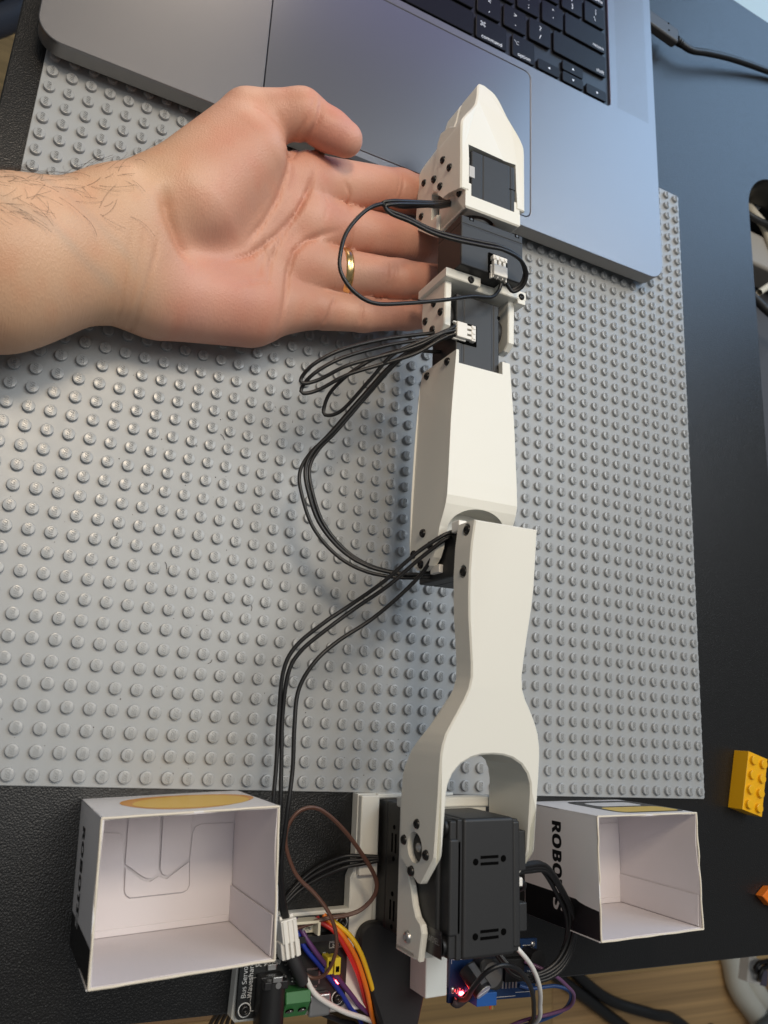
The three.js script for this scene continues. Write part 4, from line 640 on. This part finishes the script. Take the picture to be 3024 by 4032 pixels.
  M('solder_pads', pins, mSteel, t, { kind: 'stuff' });
  const led = M('light', bx(17.2, 19.2, Y, Y + 1.0, 6.2, 8.2, 0.2), mRedLed(), t); glowRed(-24.8, 12.2, 261.6, 0.00035);
}
// white plug at the end of the long servo leads, with its heat-shrink sleeve
{
  const t = thing('cable_plug', 'white plug and grey sleeve joining the long black leads at the controller board', 'plug', [-50.3, 12, 243], 0.22);
  M('plug', [bx(-3.2, 3.2, 0, 7.2, -7.4, 1, 0.5), bx(-3.8, 3.8, 0.6, 6.2, 0.6, 6.6, 0.5), ...[-2, 0, 2].map((x) => bx(x - 0.6, x + 0.6, 6.4, 7.7, -7, 6, 0.2)), ...[-2, 0, 2].map((x) => bx(x - 0.8, x + 0.8, 2, 5, -8.4, -6.8, 0.2))], mJst, t);
  M('sleeve', new THREE.TubeGeometry(curve([[0.6, 4, 6], [2.2, 4, 11], [4.4, 3, 17]]), 14, 2.5, 14, false), std({ color: lin(0.018, 0.018, 0.02), roughness: 0.6 }), t);
}
// ---------------------------------------------------------------- loose wires
const wireMat = (r, g, b) => std({ color: lin(r, g, b), roughness: 0.38 });
const loose = (label, pts, r, mat, extra) => solo('wire', label, 'wire', [].concat(pts[0][0].length ? pts.map((p) => wire(p, r)) : wire(pts, r)), mat, null, extra);
const lA = [[-3, 62, 82], [-11.5, 62, 87.2], [-16.9, 62, 89.1], [-25.7, 56, 96.9], [-35.2, 48, 108.4], [-44.9, 40, 117.9], [-54.4, 36, 126], [-63.6, 32, 135.7], [-67.2, 30, 145.7], [-66.6, 28, 163], [-65.8, 28, 179.8], [-65.4, 28, 196.2], [-61.3, 24, 217.7], [-54.8, 18, 231.8], [-52.6, 16, 237]];
const lB = [[-3, 61, 82], [-10.3, 60.5, 87.6], [-15.6, 60, 90.6], [-23.4, 54, 98.8], [-32.6, 47, 109.6], [-42.8, 40, 119], [-52.3, 36, 127.8], [-61.5, 32, 137.5], [-65.2, 30, 146.6], [-65.1, 28, 162.9], [-63.8, 28, 179.7], [-62.6, 28, 196.2], [-59.9, 24, 217.7], [-53.9, 18, 232.1], [-51.5, 16, 237.4]];
const lC = [[-6, 60, 84], [-13, 59, 88], [-16, 54, 95.1], [-18.6, 48, 103.2], [-25.4, 42, 112.9], [-34.4, 36, 122.8], [-46.2, 32, 132.2], [-54.5, 30, 141], [-59.5, 28, 152.1], [-59.9, 28, 166], [-59.1, 28, 181.3], [-59.7, 28, 197.8], [-58.6, 24, 217.7], [-53, 18, 232.6], [-50.4, 16, 237.8]];
solo('servo_cable', 'three long black leads running from the elbow joint down to the white plug', 'cable', [wire(lA, 0.85, 130), wire(lB, 0.85, 130), wire(lC, 0.85, 130)], mWire);
const ribbon = (pts, n, gap, r) => { const c = curve(pts), out = []; for (let k = 0; k < n; k++) { const o = (k - (n - 1) / 2) * gap, q = []; for (let i = 0; i <= 40; i++) { const p = c.getPointAt(i / 40), t = c.getTangentAt(i / 40), s = V(-t.z, 0.9, t.x).normalize(); q.push(p.addScaledVector(s, o)); } out.push(new THREE.TubeGeometry(new THREE.CatmullRomCurve3(q), 120, r, 8)); } return out; };
solo('jumper_wire', 'flat brown jumper wire looping from the controller board over the desk and back', 'wire', ribbon([[-46.1, 13, 240.5], [-36, 16, 237.1], [-23.2, 18, 234.8], [-16.9, 20, 228.8], [-17.6, 22, 222.4], [-24.7, 24, 213.5], [-35.5, 26, 203], [-45.9, 26, 196], [-53.5, 26, 196.4], [-57.8, 25, 202.3], [-57.4, 24, 209.7], [-51.5, 22, 219.9], [-43.4, 22, 226.6], [-37, 23, 233.8], [-33.4, 23, 242], [-33.3, 22, 249], [-35.2, 18.5, 255.8], [-39.5, 15.4, 257.4], [-42.6, 14.4, 255.6]], 2, 0.5, 0.62), wireMat(0.10, 0.045, 0.03));
loose('yellow wire leaving the controller board, outermost of the warm-coloured three', [[-31.5, 11, 237.8], [-30.2, 12, 239.1], [-23.7, 14, 243.9], [-18.6, 15, 250.6], [-12.2, 12, 261.7], [-5.2, 6, 273.9], [3.8, -5, 288.6], [14, -40, 310]], 0.95, wireMat(0.80, 0.50, 0.02));
loose('orange wire between the yellow and the red wire at the controller board', [[-34, 11, 236.8], [-33.3, 12, 238.1], [-26.7, 14, 243.8], [-20, 14, 252.4], [-14.1, 12, 263.2], [-7.6, 6, 275.4], [1.4, -5, 290], [11, -40, 312]], 0.95, wireMat(0.75, 0.19, 0.015));
loose('red wire leaving the controller board beside the orange one', [[-37, 11, 237.5], [-36.2, 12, 238.8], [-30.8, 14, 241.9], [-25.3, 14, 247.9], [-18.2, 12, 257.9], [-11.7, 7, 269.4], [-2, -5, 286], [8, -40, 314]], 0.95, wireMat(0.52, 0.025, 0.02));
loose('purple wire crossing the controller board next to the blue one', [[-46, 11, 237.8], [-44.8, 12, 239.7], [-40.2, 14, 246.2], [-33.8, 14, 253], [-25.4, 12, 260.6], [-15.7, 8, 269.9], [-1, -5, 284.5], [5, -40, 316]], 0.95, wireMat(0.10, 0.035, 0.13));
loose('dark blue wire crossing the controller board next to the purple one', [[-47, 11, 239], [-45.6, 12, 241.6], [-41.5, 13, 248], [-35.2, 13, 254], [-26.7, 11, 262.4], [-18.7, 8, 271.3], [-6.3, -5, 284.8], [2, -40, 318]], 0.95, wireMat(0.012, 0.03, 0.27));
loose('white wire coming out of the grey sleeve past the green terminal', [[-45, 15, 255.4], [-42, 16, 256.8], [-38.4, 16, 261.8], [-32.7, 15, 266], [-22, 11.5, 271.7], [-8.1, 4, 278], [6, -6, 286], [22, -40, 306]], 1.0, wireMat(0.72, 0.71, 0.68));
loose('black wire coming out of the grey sleeve over the green terminal', [[-45.6, 14.5, 256.5], [-42.4, 14, 258.6], [-39.4, 13, 264.3], [-33.5, 10, 270.4], [-21.9, 5, 276.5], [-8, -6, 284], [6, -40, 306]], 1.0, mWire);
{
  const b = []; for (let k = 0; k < 5; k++) { const o = k * 1.5; b.push(wire([[-50 + o * 0.4, 4, 250], [-57.5 + o, 4 + (k % 2), 254.6], [-62 + o, 2, 259], [-64.6 + o, -3, 267.4], [-65.4 + o * 1.5, -20, 281], [-60 + o * 2, -44, 296], [-48 + o * 2, -90, 316]], 0.8, 60)); }
  solo('servo_cable', 'bundle of black leads hanging over the desk edge between the box and the controller board', 'cable', b, mWire);
}
// ---------------------------------------------------------------- power board at the desk edge
{
  const t = thing('power_board', 'small blue voltage board with a big coil and a blue trimmer under the black servo', 'circuit board', [50, 5, 262], -0.03);
  const Y = 3.24; M('board', bx(-22.6, 23, 1.6, 3.2, -10.6, 12.8, 0.15), std({ color: lin(0.008, 0.03, 0.095), roughness: 0.35 }), t);
  const flat = (g, x, z, turn = 0) => g.rotateX(-Math.PI / 2).rotateY(turn).translate(x, Y, z);
  const L = []; for (const [x, z, w, h] of [[-19.5, -8, 5, 0.18], [-22, -5, 0.18, 6], [-14.5, -6, 0.18, 4.5], [-19, -3.6, 5, 0.18], [2, 11.8, 20, 0.2], [16, 10.5, 8, 0.2], [18, -8, 6, 0.2]]) L.push(flat(new THREE.PlaneGeometry(w, h), x, z));
  L.push(flat(text('OUT+', 1.9, fontR, 2), -21.6, 9.2), flat(text('IN', 1.9, fontR, 2), 18, 4)); M('board_print', L, mSilk, t);
  const tilt = (g) => g.rotateX(0.75).rotateY(0.45).translate(-16, Y + 4, -0.5);
  const c = M('capacitor', tilt(cyl(4.1, 11, 36).translate(0, 4.5, 0)), mBlackPlastic, t); M('capacitor_top', [tilt(cyl(3.5, 0.4, 32).translate(0, 10.1, 0)), tilt(bx(-3, 3, 10.2, 10.4, -0.15, 0.15, 0.02))], std({ color: lin(0.62, 0.62, 0.61), roughness: 0.35, metalness: 0.5 }), c);
  M('capacitor_sleeve_mark', tilt(new THREE.CylinderGeometry(4.14, 4.14, 9, 12, 1, true, 2.4, 0.9).translate(0, 4.2, 0)), std({ color: lin(0.10, 0.10, 0.10), roughness: 0.5 }), c);
  const i = M('coil', [plan(rrect(12, 12, 2.6, -5.6, -1), Y, Y + 6.6, 0.6)], std({ color: lin(0.02, 0.02, 0.02), roughness: 0.55 }), t); M('coil_top', cyl(4.9, 0.5, 40).translate(-5.6, Y + 6.7, 1), std({ color: lin(0.10, 0.10, 0.10), roughness: 0.6 }), i);
  M('coil_print', flat(text('470', 3.2, fontR, 3), 0, 0, Math.PI / 2).translate(-4.4, 6.78, 4.4), mHole, i);
  const tr = M('trimmer', [bx(-14.8, -4.8, Y, Y + 9.6, 6.6, 11.6, 0.3)], std({ color: lin(0.012, 0.085, 0.32), roughness: 0.4 }), t); M('trimmer_screw', [cyl(1.1, 1.8, 16).rotateX(Math.PI / 2).translate(-6, Y + 8, 12.3), bx(-7, -5, Y + 7.85, Y + 8.15, 13, 13.4, 0.02)], std({ color: lin(0.60, 0.42, 0.16), metalness: 1, roughness: 0.35 }), tr);
  M('trimmer_print', text('W 103', 2.0, fontR, 2).rotateZ(Math.PI).translate(-6.4, Y + 6.6, 11.66), std({ color: lin(0.01, 0.02, 0.06), roughness: 0.5, side: THREE.DoubleSide }), tr);
  M('regulator', [bx(3, 13, Y, Y + 4.4, -4, 5, 0.3), bx(3, 13, Y, Y + 1.4, -9, -4, 0.2)], mBlackPlastic, t); M('regulator_leg', [4.4, 6.2, 8, 9.8, 11.6].map((x) => bx(x - 0.4, x + 0.4, Y, Y + 1, 5, 8.4, 0.1)), mSteel, t);
  M('capacitor', cyl(4, 8, 32).translate(17.5, Y + 4, -4), mBlackPlastic, t); M('solder_joint', [[-20.6, 7.6], [-20.6, -8.6], [20.6, 9.6], [20.6, -8.4]].map(([x, z]) => new THREE.SphereGeometry(1.3, 14, 8).scale(1, 0.6, 1).translate(x, Y, z)), mSteel, t);
  const l = M('light', bx(-17.6, -15.6, Y, Y + 1.1, 8.6, 9.8, 0.2), mRedLed(), t); glowRed(33, 13, 272, 0.0007);
  M('wire_sleeve', wire([[-21.4, 4.4, 11.4], [-19, 5.2, 12.4], [-14.6, 8, 8]], 1.7, 14), std({ color: lin(0.03, 0.03, 0.03), roughness: 0.6 }), t);
}
loose('white wire looping from the power board over the desk edge', [[42, 30, 246], [44.7, 34, 249.2], [53.8, 30, 256.6], [62.2, 24, 265.8], [71.5, 13, 276.4], [82, -3, 290], [92, -40, 312]], 1.0, wireMat(0.74, 0.73, 0.70));
loose('black wire arching over the blue trimmer of the power board', [[29, 14, 271], [27, 22, 268], [25.2, 29, 262], [27.8, 34, 255.4], [34.1, 36, 252.7], [43.7, 34, 255.6], [55.8, 26, 264.7], [68, 13, 277], [79, -4, 291], [88, -40, 314]], 1.0, mWire);
loose('thin purple wire curling out from the power board past the desk edge', [[62, 14, 259], [72.9, 20, 263.4], [82.3, 18, 269.2], [89.6, 14, 274.6], [92.1, 8, 281.3], [86.4, 2, 285.4], [76.2, -5, 289.4], [68, -15, 296], [40, -50, 316]], 0.8, wireMat(0.13, 0.06, 0.14));
loose('thin blue wire curling out beneath the purple one at the desk edge', [[63, 9, 270], [69.5, 10, 271.4], [80.8, 12, 270.8], [89.2, 12, 274.2], [93.4, 4, 283], [89.4, -5, 289.8], [80, -15, 296], [52, -50, 318]], 0.8, wireMat(0.03, 0.08, 0.24));
{
  const s = [[22, 52, 219], [28, 52, 214.6], [35.3, 50, 213.6], [47.8, 46, 214.6], [61.2, 40, 224.9], [72.1, 34, 236.4], [74.7, 30, 247.4], [70.1, 28, 256.5], [61.8, 26, 260.9], [53.7, 24, 260.8], [47.9, 22, 257.4], [42, 18, 250]];
  const g = [wire(s, 0.9, 110)]; for (const d of [[1.2, -1.2, 1.8], [-2.0, -2, 1.6], [-1.6, -0.6, -0.6], [2.4, -2, 3.4]]) g.push(wire(shift(s, d), 0.9, 110)); g.push(wire([[23, 55, 221], [29, 55, 218.6], [31, 53, 221], [29, 48, 223], [24, 46, 223]], 0.9, 40));
  solo('servo_cable', 'loop of black leads from the side of the big servo down to the power board', 'cable', g, mWire);
}
// ---------------------------------------------------------------- clamp that holds the base to the desk
{
  const t = thing('clamp', 'smooth black clamp shoe over the desk edge between the two circuit boards', 'clamp', [0, 7, 262]);
  M('shoe', plan((() => { const s = new THREE.Shape(); s.moveTo(-17.8, 14); s.quadraticCurveTo(-17.8, 21.5, -10, 21.5); s.lineTo(14, 21.5); s.lineTo(17.2, 8); s.lineTo(9.4, -26); s.lineTo(4, -46); s.lineTo(1.5, -46); s.lineTo(-6, -15); s.lineTo(-12.2, -2); s.lineTo(-17.8, 12); return s; })(), -0.6, 4.6, 1), std({ color: lin(0.006, 0.006, 0.0065), roughness: 0.55, bumpMap: fineBump, bumpScale: 0.00002 }), t);
  M('jaw', bx(-4, 8, -52, 1, 14, 40, 1.5), mBlackPlastic, t);
}
// ---------------------------------------------------------------- toy bricks
{
  const y = thing('toy_brick', 'yellow two by four toy brick lying on the bare black desk', 'toy brick', [223.1, 0, 182.7], -0.246);
  const m = std({ color: lin(0.80, 0.42, 0.008), roughness: 0.3 });
  M('body', bx(-7.9, 7.9, 0, 9.6, -15.9, 15.9, 0.25), m, y);
  for (let i = 0; i < 2; i++) for (let k = 0; k < 4; k++) M('stud', new THREE.LatheGeometry([[0, 1.7], [2.1, 1.7], [2.32, 1.6], [2.4, 1.4], [2.4, 0]].reverse().map(([a, b]) => new THREE.Vector2(a, b)), 24).translate(-4 + 8 * i, 9.6, -12 + 8 * k), m, y);
  solo('toy_piece', 'corner of an orange toy piece lying at the side of the desk', 'toy piece', [plan(shp([[229.6, -241.3], [236, -237], [262, -237], [262, -252], [236, -246.5]]), 0, 5, 0.4), bx(242, 258, 5, 8, 240, 249, 0.4)], std({ color: lin(0.75, 0.17, 0.01), roughness: 0.35 }));
}
// ---------------------------------------------------------------- things below the desk
const mFloorBlack = std({ color: lin(0.012, 0.012, 0.012), roughness: 0.5 }), mBand = std({ color: lin(0.62, 0.58, 0.48), roughness: 0.75 });
const FY = -720;
solo('floor_cable', 'black cable curving over the wooden floor below the right box, upper of the two', 'cable', wire([[560, FY + 9, 380], [640, FY + 9, 455], [760, FY + 12, 545], [850, FY + 30, 575], [905, FY + 20, 590], [985, FY + 9, 640], [1080, FY + 9, 720]], 8.5, 60), mFloorBlack);
solo('floor_cable', 'straight black cable on the wooden floor below the right box, lower of the two', 'cable', wire([[540, FY + 9, 400], [640, FY + 9, 490], [760, FY + 9, 565], [900, FY + 9, 650], [1000, FY + 9, 720]], 9, 50), mFloorBlack);
{
  const c = []; for (const k of [0, 1]) c.push(wire([[1030 + 34 * k, FY + 10, 440], [1056 + 32 * k, FY + 12, 520], [1066 + 34 * k, FY + 14, 560], [1098 + 32 * k, FY + 12, 594], [1150 + 20 * k, FY + 12, 640], [1240, FY + 12, 690 + 10 * k]], 19, 60));
  solo('cord_loop', 'pair of thick cream cords curving over the wooden floor at the desk corner', 'cord', c, mBand);
  solo('floor_cable', 'grey cable crossing over the cream cords on the floor', 'cable', wire([[1010, FY + 18, 640], [1075, FY + 34, 622], [1120, FY + 44, 596], [1150, FY + 44, 560], [1165, FY + 40, 520]], 10, 40), std({ color: lin(0.06, 0.06, 0.055), roughness: 0.6 }));
  const p = thing('loose_plug', 'white plug with black leads hanging below the near desk edge', 'plug', [594, -300, 388], -0.25);
  M('plug', [bx(-10, 10, -6, 6, -13, 11, 1.5)], mJst, p); M('contact_hole', [[-2, -4], [4, 0], [5, 6]].map(([x, z]) => cyl(2, 0.6, 14).translate(x, 6, z)), mHole, p);
  M('sleeve', rbox(15, 9, 16, 2, 17, -1, 3), std({ color: lin(0.10, 0.09, 0.13), roughness: 0.5 }), p);
  M('lead', [wire([[4, 8, 0], [-9, 14, -2], [-9, 16, -9], [10, 18, -17], [45, 30, -40]], 2.4, 40), wire([[5, 8, 6], [-6, 16, 3], [-4, 18, -6], [14, 20, -13], [45, 34, -32]], 2.4, 40)], mWire, p);
  solo('dropped_clip', 'small dark clip lying alone on the wooden floor', 'clip', rbox(11, 8, 40, 3).rotateY(0.3).translate(1012, FY + 4, 632), mFloorBlack);
}
solo('cable_tray', 'dark grey cable tray under the desk, seen through its opening', 'cable tray', [bx(240, 720, -62, -58, -300, 120, 1), bx(240, 243, -58, -28, -300, 120, 1)], std({ color: lin(0.05, 0.05, 0.056), roughness: 0.55 }));
solo('adapter', 'beige-grey power adapter lying in the tray below the desk opening', 'adapter', bx(296, 380, -57, -33, -233, -203, 3).rotateY(0.0), std({ color: lin(0.30, 0.28, 0.25), roughness: 0.6 }));
solo('dark_box', 'dark box at the far corner of the desk opening', 'box', [bx(272, 420, -57, -26, -300, -258, 3)], mFloorBlack);
solo('white_strip', 'narrow pale strip across the tray at the far end of the desk opening', 'strip', rbox(70, 3, 5, 1).rotateY(0.86).translate(331, -30, -270), std({ color: lin(0.85, 0.88, 0.9), roughness: 0.4 }));
solo('cream_cord', 'cream cord slanting under the black cable in the desk opening', 'cord', wire([[298, -29, -254], [311, -29, -245.3], [324, -30, -238.5], [333, -31, -225], [344, -32, -204]], 3.4, 40), mBand);
solo('cream_cord', 'straight end of a cream cord near the bottom of the desk opening', 'cord', wire([[313.5, -31, -176], [327, -31, -187], [348, -32, -203]], 2.6, 20), mBand);
solo('black_cable', 'black cable crossing the cream cord inside the desk opening', 'cable', wire([[296, -26, -238], [310, -25, -235.6], [321, -25, -235.8], [333, -26, -233], [370, -30, -222]], 2.6, 30), mFloorBlack);
solo('black_cable', 'black cable at the bottom corner of the desk opening', 'cable', wire([[302, -31, -172], [314, -31, -166], [325, -31, -161.4], [356, -33, -154]], 3.2, 30), mFloorBlack);
{
  const t = thing('stool', 'dark stool with a blue-grey rim below the left edge of the desk', 'stool', [-402, FY, -575]);
  M('seat', cyl(178, 60, 48).translate(0, 330, 0), mFloorBlack, t);
  M('rim', new THREE.TorusGeometry(180, 16, 14, 72).rotateX(Math.PI / 2).translate(0, 330, 0), std({ color: lin(0.06, 0.075, 0.11), roughness: 0.5 }), t);
  for (const a of [0.6, 2.2, 3.8, 5.4]) M('leg', cyl(12, 310, 14).translate(120 * Math.cos(a), 155, 120 * Math.sin(a)), mFloorBlack, t);
}
scene.environment = null;
renderer.render(scene, camera);
